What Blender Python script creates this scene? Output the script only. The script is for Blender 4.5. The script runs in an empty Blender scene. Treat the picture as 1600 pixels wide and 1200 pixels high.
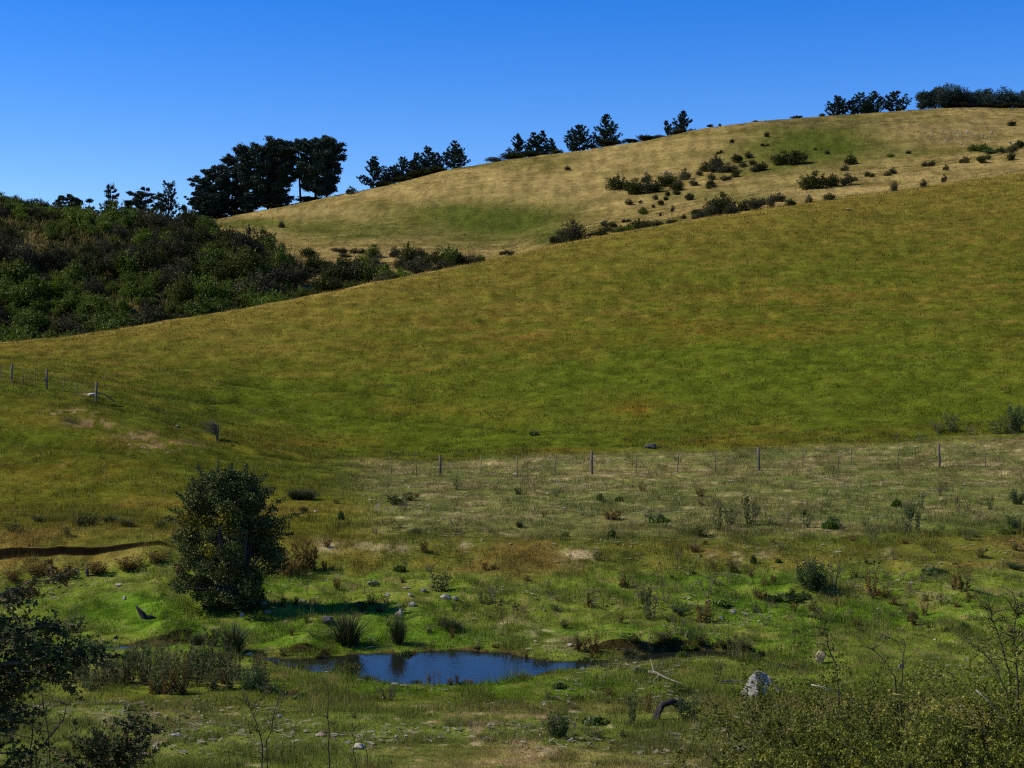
import bpy, math, random
import numpy as np
from mathutils import Vector

# ------------------------------------------------------------------ camera, light, exposure
S = bpy.context.scene
COL = S.collection
F, CX, VH, CZ = 2300.0, 800.0, 590.0, 9.8          # focal length in photo pixels, optical column, horizon row, eye height
cd = bpy.data.cameras.new('camera'); cam = bpy.data.objects.new('camera', cd); COL.objects.link(cam)
cam.location = (0, 0, CZ); cam.rotation_euler = (math.radians(90), 0, 0)
cd.sensor_width = 36; cd.lens = 36 * F / 1600; cd.shift_y = (VH - 600) / 1600
cd.clip_start = 0.1; cd.clip_end = 9000
S.camera = cam
SUN_EL, SUN_AZ = math.radians(42), math.radians(272)   # azimuth clockwise from +Y: the sun stands to the left
W = bpy.data.worlds.new("World"); S.world = W; W.use_nodes = True
nt = W.node_tree; nt.nodes.clear()
sky = nt.nodes.new('ShaderNodeTexSky'); sky.sky_type = 'NISHITA'; sky.sun_disc = False
sky.sun_elevation = SUN_EL; sky.sun_rotation = SUN_AZ
sky.altitude = 300; sky.air_density = 1.0; sky.dust_density = 0.0; sky.ozone_density = 3.5
hs = nt.nodes.new('ShaderNodeHueSaturation'); hs.inputs['Saturation'].default_value = 1.47; hs.inputs['Hue'].default_value = 0.522
bg = nt.nodes.new('ShaderNodeBackground'); bg.inputs['Strength'].default_value = 0.15
wo = nt.nodes.new('ShaderNodeOutputWorld')
nt.links.new(sky.outputs[0], hs.inputs['Color']); nt.links.new(hs.outputs[0], bg.inputs[0]); nt.links.new(bg.outputs[0], wo.inputs[0])
sl = bpy.data.lights.new('sun', 'SUN'); sl.energy = 5.0; sl.angle = math.radians(0.5); sl.color = (1.0, 0.92, 0.78)
so = bpy.data.objects.new('sun', sl); COL.objects.link(so)
sdir = Vector((math.sin(SUN_AZ) * math.cos(SUN_EL), math.cos(SUN_AZ) * math.cos(SUN_EL), math.sin(SUN_EL)))
so.rotation_euler = sdir.to_track_quat('Z', 'Y').to_euler(); so.location = (-60, 0, 80)
S.view_settings.view_transform = 'Standard'; S.view_settings.look = 'None'
S.view_settings.exposure = 0.15; S.view_settings.gamma = 1
S.render.engine = 'CYCLES'
S.cycles.use_denoising = False; S.cycles.filter_width = 1.15
S.cycles.max_bounces = 5; S.cycles.diffuse_bounces = 2; S.cycles.transmission_bounces = 2; S.cycles.glossy_bounces = 2

# ------------------------------------------------------------------ helpers
R = np.random.default_rng(7)
random.seed(7)

def _h(ix, iy, s):
    n = (ix.astype(np.int64) * 374761393 + iy.astype(np.int64) * 668265263 + s * 982451653) & 0xffffffff
    n = ((n ^ (n >> 13)) * 1274126177) & 0xffffffff
    return ((n ^ (n >> 16)) & 0xffff) / 65535.0
def vnoise(x, y, s=0):
    ix = np.floor(x); iy = np.floor(y); fx = x - ix; fy = y - iy
    fx = fx * fx * (3 - 2 * fx); fy = fy * fy * (3 - 2 * fy)
    a = _h(ix, iy, s); b = _h(ix + 1, iy, s); c = _h(ix, iy + 1, s); d = _h(ix + 1, iy + 1, s)
    return (a * (1 - fx) + b * fx) * (1 - fy) + (c * (1 - fx) + d * fx) * fy
def fbm(x, y, s=0, o=4):
    t = 0; a = 0.5; n = 0
    for k in range(o):
        c, q = math.cos(0.7 * k), math.sin(0.7 * k)
        t = t + a * vnoise((x * c - y * q) * 2 ** k, (x * q + y * c) * 2 ** k, s + 17 * k); n += a; a *= 0.5
    return t / n
def sm(x, a, b):
    t = np.clip((x - a) / (b - a), 0, 1); return t * t * (3 - 2 * t)

def tag(o, label=None, cat=None, group=None, kind=None):
    if label: o['label'] = label
    if cat: o['category'] = cat
    if group: o['group'] = group
    if kind: o['kind'] = kind
    return o
def new_mesh(name, V, Fc, mat, col=None, smooth=False):
    V = np.asarray(V, dtype=np.float32); Fc = np.asarray(Fc, dtype=np.int32); k = Fc.shape[1]
    me = bpy.data.meshes.new(name)
    me.vertices.add(len(V)); me.vertices.foreach_set('co', V.ravel())
    me.loops.add(Fc.size); me.loops.foreach_set('vertex_index', Fc.ravel())
    me.polygons.add(len(Fc)); me.polygons.foreach_set('loop_start', np.arange(0, Fc.size, k, dtype=np.int32))
    me.polygons.foreach_set('loop_total', np.full(len(Fc), k, dtype=np.int32))
    me.polygons.foreach_set('use_smooth', np.full(len(Fc), smooth, dtype=bool))
    if col is not None:
        c = np.ones((len(V), 4), dtype=np.float32); c[:, :3] = col
        at = me.color_attributes.new('col', 'FLOAT_COLOR', 'POINT'); at.data.foreach_set('color', c.ravel())
    me.materials.append(mat); me.update(calc_edges=True)
    return me
def link(name, me, parent=None, loc=None, rz=0, sc=None):
    o = bpy.data.objects.new(name, me); COL.objects.link(o)
    if parent: o.parent = parent
    if loc is not None: o.location = loc
    if rz: o.rotation_euler = (0, 0, rz)
    if sc is not None: o.scale = sc if hasattr(sc, '__len__') else (sc, sc, sc)
    return o
def empty(name, loc=(0, 0, 0), rz=0, sc=1):
    o = bpy.data.objects.new(name, None); COL.objects.link(o); o.location = loc; o.rotation_euler = (0, 0, rz)
    o.scale = sc if hasattr(sc, '__len__') else (sc, sc, sc); o.empty_display_size = 0.2
    return o
def copy_thing(o):
    c = o.copy(); COL.objects.link(c)
    for ch in list(o.children):
        k = ch.copy(); COL.objects.link(k); k.parent = c
        for g in list(ch.children):
            q = g.copy(); COL.objects.link(q); q.parent = k
    return c

class Tubes:
    def __init__(s): s.V = []; s.F = []; s.n = 0
    def add(s, P, r0, r1, k=4):
        P = np.asarray(P, float); m = len(P)
        T = np.gradient(P, axis=0); T /= np.linalg.norm(T, axis=1, keepdims=True) + 1e-9
        ref = np.array([0, 0, 1.0]) if abs(T[:, 2]).mean() < 0.8 else np.array([1.0, 0, 0])
        A = np.cross(T, ref); A /= np.linalg.norm(A, axis=1, keepdims=True) + 1e-9
        B = np.cross(T, A)
        r = np.linspace(r0, r1, m) if np.isscalar(r1) and np.isscalar(r0) else np.asarray(r0)
        th = np.arange(k) * 2 * math.pi / k
        V = P[:, None, :] + r[:, None, None] * (A[:, None, :] * np.cos(th)[None, :, None] + B[:, None, :] * np.sin(th)[None, :, None])
        s.V.append(V.reshape(-1, 3))
        i = np.arange(m - 1)[:, None] * k; j = np.arange(k)[None, :]; j2 = (j + 1) % k
        q = np.stack([i + j, i + j2, i + k + j2, i + k + j], -1).reshape(-1, 4) + s.n
        s.F.append(q)
        cap = (np.array([[0, 1, 2, 3]]) if k == 4 else np.array([[0, 1, 2, 2]]))
        s.n += m * k
        if k >= 4:   # close the tip
            c = (m - 1) * k + s.n - m * k
            for a in range(1, k - 1, 2):
                s.F.append(np.array([[c, c + a, c + a + 1, c + min(a + 2, k - 1)]]) if a + 2 < k else np.array([[c, c + a, c + a + 1, c + a + 1]]))
    def mesh(s, name, mat, smooth=True):
        Fc = np.concatenate(s.F); bad = Fc[:, 2] == Fc[:, 3]
        return new_mesh(name, np.concatenate(s.V), Fc[~bad], mat, smooth=smooth)

def rand_dirs(n, rng):
    v = rng.normal(size=(n, 3)); return v / (np.linalg.norm(v, axis=1, keepdims=True) + 1e-9)
def leaf_tris(P, size, rng, up=0.0, ratio=0.38):
    """one small three-cornered leaf at each point"""
    n = len(P); a = rand_dirs(n, rng); a[:, 2] += up; a /= np.linalg.norm(a, axis=1, keepdims=True)
    b = np.cross(a, rand_dirs(n, rng)); b /= np.linalg.norm(b, axis=1, keepdims=True) + 1e-9
    s = (np.asarray(size) * rng.uniform(0.6, 1.3, n))[:, None]
    V = np.stack([P - b * s * ratio, P + b * s * ratio, P + a * s], 1).reshape(-1, 3)
    return V, np.arange(3 * n).reshape(-1, 3)
def leaf_quads(P, size, rng, A=None, ratio=0.55):
    n = len(P); a = rand_dirs(n, rng) if A is None else A
    b = np.cross(a, rand_dirs(n, rng)); b /= np.linalg.norm(b, axis=1, keepdims=True) + 1e-9
    s = (np.asarray(size) * rng.uniform(0.65, 1.3, n))[:, None]
    V = np.stack([P, P + a * s * 0.5 + b * s * ratio * 0.5, P + a * s, P + a * s * 0.5 - b * s * ratio * 0.5], 1).reshape(-1, 3)
    return V, np.arange(4 * n).reshape(-1, 4)

# ------------------------------------------------------------------ materials
def N(t, kind, **kw):
    n = t.nodes.new(kind)
    for k, v in kw.items(): setattr(n, k, v)
    return n
def base_mat(name, rough=0.8, spec=0.3):
    m = bpy.data.materials.new(name); m.use_nodes = True
    p = m.node_tree.nodes['Principled BSDF']; p.inputs['Roughness'].default_value = rough
    p.inputs['Specular IOR Level'].default_value = spec if spec < 0.1 or 'leaves' not in name else spec * 0.35
    return m, m.node_tree, p
def ramp(t, stops):
    r = N(t, 'ShaderNodeValToRGB'); e = r.color_ramp.elements
    while len(e) < len(stops): e.new(0.5)
    for k, (p, c) in enumerate(stops): e[k].position = p; e[k].color = (*c, 1)
    return r
def foliage_mat(name, cols, rough=0.7, spec=0.06, trans=0.3, clump=0.6, objvar=0.25):
    """leaf colours picked per leaf, grouped by a soft noise through the crown, varied from plant to plant"""
    m, t, p = base_mat(name, rough, spec)
    g = N(t, 'ShaderNodeNewGeometry'); tc = N(t, 'ShaderNodeTexCoord'); oi = N(t, 'ShaderNodeObjectInfo')
    nz = N(t, 'ShaderNodeTexNoise'); nz.inputs['Scale'].default_value = clump; nz.inputs['Detail'].default_value = 2
    t.links.new(tc.outputs['Object'], nz.inputs['Vector'])
    mx = N(t, 'ShaderNodeMath', operation='MULTIPLY_ADD'); mx.inputs[1].default_value = 0.55
    t.links.new(g.outputs['Random Per Island'], mx.inputs[0])
    sb = N(t, 'ShaderNodeMath', operation='MULTIPLY_ADD'); sb.inputs[1].default_value = 1.5; sb.inputs[2].default_value = -0.52
    t.links.new(nz.outputs[0], sb.inputs[0]); t.links.new(sb.outputs[0], mx.inputs[2])
    r = ramp(t, [(k / max(1, len(cols) - 1), c) for k, c in enumerate(cols)]); t.links.new(mx.outputs[0], r.inputs[0])
    h = N(t, 'ShaderNodeHueSaturation')
    mv = N(t, 'ShaderNodeMath', operation='MULTIPLY_ADD'); mv.inputs[1].default_value = 2 * objvar; mv.inputs[2].default_value = 1 - objvar
    t.links.new(oi.outputs['Random'], mv.inputs[0]); t.links.new(mv.outputs[0], h.inputs['Value'])
    t.links.new(r.outputs[0], h.inputs['Color'])
    leaf_out(t, p, h.outputs[0], trans)
    return m
def leaf_out(t, p, csock, trans):
    t.links.new(csock, p.inputs['Base Color'])
    if trans > 0:
        tr = N(t, 'ShaderNodeBsdfTranslucent'); t.links.new(csock, tr.inputs[0])
        ms = N(t, 'ShaderNodeMixShader'); ms.inputs[0].default_value = trans
        o = t.nodes['Material Output']
        t.links.new(p.outputs[0], ms.inputs[1]); t.links.new(tr.outputs[0], ms.inputs[2]); t.links.new(ms.outputs[0], o.inputs[0])
def col_mat(name, rough=0.7, spec=0.2, trans=0.25):
    m, t, p = base_mat(name, rough, spec)
    a = N(t, 'ShaderNodeAttribute'); a.attribute_name = 'col'
    leaf_out(t, p, a.outputs['Color'], trans)
    return m
def noise_mat(name, c0, c1, scale, rough=0.85, bump=0.3, spec=0.2, c2=None, stretch=(1, 1, 1), dist=0.03):
    m, t, p = base_mat(name, rough, spec)
    tc = N(t, 'ShaderNodeTexCoord'); mp = N(t, 'ShaderNodeMapping'); mp.inputs['Scale'].default_value = stretch
    t.links.new(tc.outputs['Object'], mp.inputs[0])
    nz = N(t, 'ShaderNodeTexNoise'); nz.inputs['Scale'].default_value = scale; nz.inputs['Detail'].default_value = 6; nz.inputs['Roughness'].default_value = 0.65
    t.links.new(mp.outputs[0], nz.inputs['Vector'])
    st = [(0.35, c0), (0.62, c1)] + ([(0.72, c2)] if c2 else [])
    r = ramp(t, st); t.links.new(nz.outputs[0], r.inputs[0]); t.links.new(r.outputs[0], p.inputs['Base Color'])
    b = N(t, 'ShaderNodeBump'); b.inputs['Strength'].default_value = bump; b.inputs['Distance'].default_value = dist
    t.links.new(nz.outputs[0], b.inputs['Height']); t.links.new(b.outputs[0], p.inputs['Normal'])
    return m

# ------------------------------------------------------------------ the lie of the land
# Each line is one feature running across the valley: (column, distance in metres, row at which it is seen)
NODES = [
 [(-600, 27, 1200), (2200, 27, 1200)],
 [(-600, 31.5, 1131), (2200, 31.5, 1131)],
 [(-600, 37, 1074), (2200, 37, 1074)],
 [(-600, 43, 1013), (2200, 43, 1011)],
 [(-600, 48, 950), (0, 48, 950), (370, 48, 948), (700, 48, 953), (1100, 48, 955), (1600, 48, 950), (2200, 48, 950)],
 [(-600, 54.7, 878), (0, 54.80, 873), (150, 54.84, 860), (250, 54.88, 850), (330, 54.6, 878), (480, 54, 893), (900, 54, 893), (1200, 54, 890), (1500, 54, 886), (2200, 54, 886)],
 [(-600, 54.94, 858), (0, 54.98, 857), (240, 55.02, 846), (330, 56.0, 846), (480, 57, 849), (700, 57.5, 842), (900, 57.5, 850), (1100, 57.5, 850), (1300, 57.5, 848), (1600, 57.5, 838), (2200, 57.5, 838)],
 [(-600, 70, 775), (0, 70, 778), (200, 70, 780), (400, 70, 780), (600, 70, 788), (925, 70, 788), (1600, 70, 778), (2200, 70, 775)],
 [(-600, 112, 540), (-300, 107, 562), (0, 102, 598), (150, 98, 626), (250, 96, 652), (340, 94, 688), (420, 92, 712), (500, 90, 728), (612, 87, 743), (688, 86, 743), (925, 85, 740), (1186, 85, 734), (1468, 85, 730), (1600, 85, 729), (2200, 85, 726)],
 [(-600, 117, 530), (-300, 112, 552), (0, 107, 588), (150, 104, 612), (250, 103, 636), (340, 101, 668), (420, 99, 693), (500, 98, 710), (650, 97, 722), (800, 96, 714), (1000, 96, 705), (1200, 96, 699), (1400, 96, 690), (1600, 96, 677), (2200, 96, 660)],
 [(-600, 140, 510), (0, 136, 560), (200, 137, 575), (400, 140, 582), (800, 150, 548), (1200, 160, 495), (1600, 170, 450), (2200, 180, 400)],
 [(-600, 160, 480), (-300, 162, 510), (0, 165, 538), (100, 168, 527), (200, 172, 513), (300, 178, 497), (400, 185, 480), (500, 194, 461), (600, 205, 440), (700, 217, 422), (760, 225, 410), (800, 230, 401), (860, 238, 386), (920, 245, 373), (1000, 252, 360), (1100, 262, 341), (1200, 272, 325), (1300, 282, 311), (1400, 292, 299), (1500, 300, 285), (1600, 308, 272), (2200, 330, 190)],
 [(-600, 200, 530), (0, 200, 585), (200, 206, 560), (400, 219, 520), (600, 238, 464), (760, 255, 428), (860, 262, 393), (920, 268, 378), (1000, 277, 361), (1100, 288, 340), (1200, 298, 323), (1300, 308, 308), (1400, 318, 294), (1500, 326, 279), (1600, 335, 264), (2200, 350, 190)],
 [(-600, 290, 270), (0, 288, 318), (60, 288, 333), (150, 286, 347), (230, 284, 354), (300, 281, 364), (340, 278, 382), (400, 272, 402), (450, 268, 418), (500, 275, 414), (600, 295, 402), (700, 305, 402), (760, 308, 404), (860, 310, 374), (920, 315, 361), (1000, 320, 346), (1100, 328, 324), (1200, 336, 303), (1300, 345, 287), (1400, 355, 272), (1500, 362, 257), (1600, 370, 241), (2200, 390, 160)],
 [(-600, 345, 320), (0, 340, 375), (150, 340, 380), (300, 340, 384), (340, 340, 386), (400, 335, 396), (450, 330, 400), (500, 335, 397), (600, 350, 388), (700, 358, 389), (800, 360, 384), (860, 362, 362), (920, 368, 352), (1000, 372, 336), (1100, 382, 316), (1200, 390, 298), (1300, 398, 279), (1400, 408, 264), (1500, 415, 249), (1600, 420, 235), (2200, 440, 150)],
 [(-600, 440, 330), (0, 440, 372), (200, 450, 368), (330, 470, 362), (400, 470, 361), (500, 465, 352), (600, 460, 340), (700, 460, 327), (800, 462, 312), (900, 466, 297), (1000, 470, 281), (1100, 475, 262), (1200, 482, 243), (1300, 492, 225), (1400, 500, 212), (1500, 505, 204), (1600, 508, 201), (2200, 520, 130)],
 [(-600, 560, 325), (0, 560, 365), (200, 560, 360), (300, 560, 352), (320, 560, 346), (400, 562, 331), (500, 565, 310), (600, 570, 291), (700, 575, 266), (800, 580, 248), (900, 585, 236), (1000, 590, 222), (1100, 598, 201), (1200, 606, 188), (1300, 615, 182), (1400, 622, 173), (1500, 630, 168), (1600, 640, 170), (2200, 660, 120)],
 [(-600, 640, 350), (300, 640, 372), (600, 650, 310), (1000, 660, 240), (1600, 710, 186), (2200, 740, 140)],
 [(-600, 1000, 480), (600, 1000, 450), (1600, 1000, 400), (2200, 1000, 400)],
 [(-600, 4200, 604), (2200, 4200, 604)],
]
A = np.concatenate([np.linspace(-0.75, -0.385, 40)[:-1], np.linspace(-0.385, 0.385, 560), np.linspace(0.385, 0.75, 40)[1:]])
UA = CX + F * A
def smooth_u(y, s):
    uu = np.arange(-1000, 2601, 5.0); yy = np.interp(uu, UA, y)
    k = np.exp(-0.5 * (np.arange(-60, 61) * 5.0 / s) ** 2); k /= k.sum()
    yy = np.convolve(np.pad(yy, 60, mode='edge'), k, mode='valid')
    return np.interp(UA, uu, yy)
K = len(NODES)
DN = np.zeros((len(A), K)); VN = np.zeros((len(A), K))
for k, row in enumerate(NODES):
    r = np.array(row, float)
    s = 14 if k in (11, 16) else 22
    DN[:, k] = smooth_u(np.interp(UA, r[:, 0], r[:, 1]), 22 if k < 11 else 30)
    VN[:, k] = smooth_u(np.interp(UA, r[:, 0], r[:, 2]), s)
YR = np.concatenate([np.arange(-30, 25, 0.5), np.exp(np.arange(math.log(25), math.log(700), 0.0046)), np.exp(np.linspace(math.log(700), math.log(4150), 50))[1:]])
YR = np.unique(np.concatenate([YR, np.arange(54.3, 55.4, 0.035), np.arange(40.5, 46.0, 0.07)]))
WY = np.maximum(YR, 25.0)
def pchip_cols(X, Y, xq):
    h = np.diff(X, axis=1); dl = np.diff(Y, axis=1) / h
    m = np.zeros_like(Y)
    w1 = 2 * h[:, 1:] + h[:, :-1]; w2 = h[:, 1:] + 2 * h[:, :-1]
    ok = dl[:, 1:] * dl[:, :-1] > 0
    with np.errstate(divide='ignore', invalid='ignore'):
        mm = (w1 + w2) / (w1 / dl[:, :-1] + w2 / dl[:, 1:])
    m[:, 1:-1] = np.where(ok, mm, 0); m[:, 0] = dl[:, 0]; m[:, -1] = dl[:, -1]
    out = np.zeros((len(X), len(xq)))
    for c in range(len(X)):
        i = np.clip(np.searchsorted(X[c], xq) - 1, 0, X.shape[1] - 2)
        t = (xq - X[c, i]) / h[c, i]; t = np.clip(t, 0, 1)
        out[c] = ((1 + 2 * t) * (1 - t) ** 2 * Y[c, i] + t * (1 - t) ** 2 * h[c, i] * m[c, i] + t * t * (3 - 2 * t) * Y[c, i + 1] + t * t * (t - 1) * h[c, i] * m[c, i + 1])
    return out
LD = np.log(DN)
VG = pchip_cols(LD, VN, np.log(np.maximum(YR, 27)))
ZG = CZ + (VH - VG) / F * np.maximum(YR, 27)[None, :]
near = YR < 27
zn = CZ + np.interp(YR, [-30, -6, 0, 3, 8, 14, 20, 27], [-1.2, -1.5, -1.62, -1.9, -3.6, -5.6, -6.6, -7.161])
ZG[:, near] = zn[near][None, :]
XG = A[:, None] * WY[None, :]; YG = np.broadcast_to(YR[None, :], XG.shape)
# roughness of the turf and of the slopes
lum = sm(YG, 36, 42) * (1 - sm(YG, 50, 58)) + 0.35
ZG = ZG + (fbm(XG / 1.9, YG / 1.6, 3, 3) - 0.5) * 0.46 * lum * (1 - sm(YG, 60, 110)) + (fbm(XG / 0.6, YG / 0.6, 5, 2) - 0.5) * 0.17 * lum * (1 - sm(YG, 50, 70))
ZG = ZG + (fbm(XG / 7, YG / 7, 9, 4) - 0.5) * 0.5 * sm(YG, 55, 110)
ZG = ZG + (fbm(XG / 22, YG / 22, 11, 4) - 0.5) * 0.85 * sm(YG, 100, 190)
ZG = ZG + (fbm(XG / 2.6, YG / 2.6, 15, 3) - 0.5) * 0.24 * sm(YG, 88, 110) * (1 - sm(YG, 250, 420))
ZG = ZG + (fbm(XG / 9, YG / 1.9, 18, 3) - 0.5) * 0.34 * sm(YG, 95, 115) * (1 - sm(YG, 230, 330))
ZG = ZG + (fbm(XG / 6.5, YG / 3.2, 16, 3) - 0.5) * 0.5 * sm(YG, 200, 330)
ZG = ZG + (fbm(XG / 3.2, YG / 1.6, 13, 3) - 0.5) * 0.28 * sm(YG, 66, 90) * (1 - sm(YG, 240, 330))
# pond and stream: level water, its outline taken on the ground
WZ = CZ - 7.9
def on_water(u, v):
    d = (CZ - WZ) * F / (v - VH); return ((u - CX) / F * d, d)
POND = [on_water(u, v) for u, v in [(398, 1027), (430, 1039), (480, 1047), (530, 1054), (570, 1063), (640, 1069), (700, 1070), (765, 1068), (815, 1058), (850, 1051), (885, 1047), (925, 1044), (965, 1039), (1010, 1033), (1060, 1029), (1110, 1026), (1170, 1030), (1215, 1045), (1250, 1050),
        (1256, 1046), (1225, 1038), (1180, 1025), (1120, 1017), (1060, 1016), (1010, 1024), (960, 1031), (905, 1033), (860, 1034), (822, 1027), (790, 1020), (740, 1016), (690, 1018), (640, 1020), (580, 1022), (525, 1023), (500, 1027), (470, 1030), (430, 1029)]]
POND2 = [on_water(u, v) for u, v in [(140, 1012), (155, 1015), (180, 1015), (230, 1011), (290, 1008), (290, 1005), (230, 1007), (185, 1010), (155, 1009)]]
def sdf(poly, X, Y):
    P = np.array(poly); Q = np.roll(P, -1, 0); best = np.full(X.shape, 1e9); ins = np.zeros(X.shape, bool)
    for (ax, ay), (bx, by) in zip(P, Q):
        dx, dy = bx - ax, by - ay; t = np.clip(((X - ax) * dx + (Y - ay) * dy) / (dx * dx + dy * dy), 0, 1)
        best = np.minimum(best, np.hypot(X - ax - t * dx, Y - ay - t * dy))
        c = ((ay > Y) != (by > Y)) & (X < (bx - ax) * (Y - ay) / (by - ay + 1e-12) + ax); ins ^= c
    return np.where(ins, best, -best)
def pond_sdf(X, Y):
    out = np.full(np.shape(X), -9.0); m = (Y > 32) & (Y < 52) & (np.abs(X) < 25)
    if m.any():
        q = (fbm(X[m] / 0.8, Y[m] / 0.6, 21, 4) - 0.5) * 0.9
        out[m] = np.maximum(sdf(POND, X[m], Y[m]), sdf(POND2, X[m], Y[m])) + q * 0.55
    return out
PS = pond_sdf(XG, YG)
bank = np.clip(-PS, 0, 9)
ZG = np.where(PS > -6, np.maximum(ZG, WZ + 0.05 + 0.10 * np.clip(bank, 0, 0.8)), ZG)
ZG = np.where(PS > 0, WZ - 0.04 - 0.35 * sm(PS, 0, 0.7), ZG)
ZG = np.where((PS <= 0) & (PS > -1.2), WZ + (ZG - WZ) * (0.35 + 0.65 * sm(-PS, 0.0, 1.2)), ZG)
def bump_at(u, v, rx, ry, h, sharp=1.0):
    global ZG
    x, y = on_water(u, v); q = ((XG - x) / rx) ** 2 + ((YG - y) / ry) ** 2
    ZG = np.where((PS < -0.02) & (q < 9), ZG + h * np.exp(-q ** sharp), ZG)
UG = CX + F * A[:, None] * np.ones_like(YG)
def cut_bank(u0, u1, ymid, h, back):
    global ZG
    m = sm(UG, u0, u0 + 45) * (1 - sm(UG, u1 - 50, u1)) * (YG > ymid) * (PS < 0.0) * (PS > -5)
    wob = 0.6 + 0.8 * fbm(XG / 0.5, YG / 0.6, 71, 4)
    ZG = ZG + h * m * wob * sm(-PS, 0.02, 0.20) * (1 - sm(-PS, 0.5, back))
cut_bank(915, 1110, 42.2, 0.28, 4.0); cut_bank(1075, 1190, 42.2, 0.22, 2.0); cut_bank(430, 520, 42.0, 0.22, 1.6); cut_bank(200, 330, 43.0, 0.20, 2.0)
bump_at(672, 990, 0.8, 0.5, 0.40, 1.4); bump_at(480, 1012, 0.9, 0.6, 0.32, 1.4); bump_at(590, 985, 1.2, 0.6, 0.25); bump_at(300, 998, 1.5, 0.6, 0.3, 1.4); bump_at(1300, 1020, 1.6, 0.8, 0.35, 1.3)

GROOVES = []
def groove(uvs, depth, width):
    global ZG
    depth *= 1.5
    V_ = VH - F * (ZG - CZ) / np.maximum(YG, 26); P = []
    for u, v in uvs:
        c = int(np.argmin(np.abs(UA - u))); j = int(np.argmax((V_[c] <= v) & (YR > 56))); P.append((XG[c, j], YR[j]))
    GROOVES.append((P, width))
    best = np.full(XG.shape, 1e9)
    for (ax, ay), (bx, by) in zip(P[:-1], P[1:]):
        dx, dy = bx - ax, by - ay; t = np.clip(((XG - ax) * dx + (YG - ay) * dy) / (dx * dx + dy * dy + 1e-9), 0, 1)
        best = np.minimum(best, np.hypot(XG - ax - t * dx, YG - ay - t * dy))
    w_ = width * (0.7 + 0.6 * fbm(XG / 3, YG / 3, 77, 2)); ZG = ZG - depth * np.exp(-(best / w_) ** 2)
groove([(160, 628), (240, 650), (300, 672), (345, 690), (400, 705), (470, 718), (560, 726)], 0.55, 0.8)
groove([(0, 683), (90, 690), (180, 702), (260, 716), (330, 728)], 0.35, 0.7)
groove([(120, 655), (200, 675), (270, 697), (320, 712)], 0.40, 0.6)
groove([(260, 618), (380, 625), (520, 640), (700, 655), (830, 668)], 0.45, 1.3)
groove([(380, 600), (520, 606), (680, 622)], 0.30, 1.2)
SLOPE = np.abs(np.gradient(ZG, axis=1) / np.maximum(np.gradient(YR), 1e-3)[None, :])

def hz(X, Y):
    X = np.asarray(X, float); Y = np.asarray(Y, float)
    ci = np.interp(X / np.maximum(Y, 25.0), A, np.arange(len(A))); ri = np.interp(Y, YR, np.arange(len(YR)))
    i = np.minimum(ci.astype(int), len(A) - 2); j = np.minimum(ri.astype(int), len(YR) - 2); fi = ci - i; fj = ri - j
    return (ZG[i, j] * (1 - fi) + ZG[i + 1, j] * fi) * (1 - fj) + (ZG[i, j + 1] * (1 - fi) + ZG[i + 1, j + 1] * fi) * fj
def pick(u, v, dmin=26.5):
    a = (u - CX) / F; ci = float(np.interp(a, A, np.arange(len(A)))); i = min(int(ci), len(A) - 2); f = ci - i
    z = ZG[i] * (1 - f) + ZG[i + 1] * f
    j0 = int(np.searchsorted(YR, dmin)); y = YR[j0:]; vv = VH - F * (z[j0:] - CZ) / y
    k = int(np.argmax(vv <= v))
    if vv[k] > v: k = int(np.argmin(vv))
    d = y[k] if k == 0 else y[k - 1] + (y[k] - y[k - 1]) * np.clip((vv[k - 1] - v) / (vv[k - 1] - vv[k] + 1e-9), 0, 1)
    return np.array([a * d, d, float(hz(a * d, d))])
def node_d(k, u): return np.interp(u, UA, DN[:, k])
def node_v(k, u): return np.interp(u, UA, VN[:, k])

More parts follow.
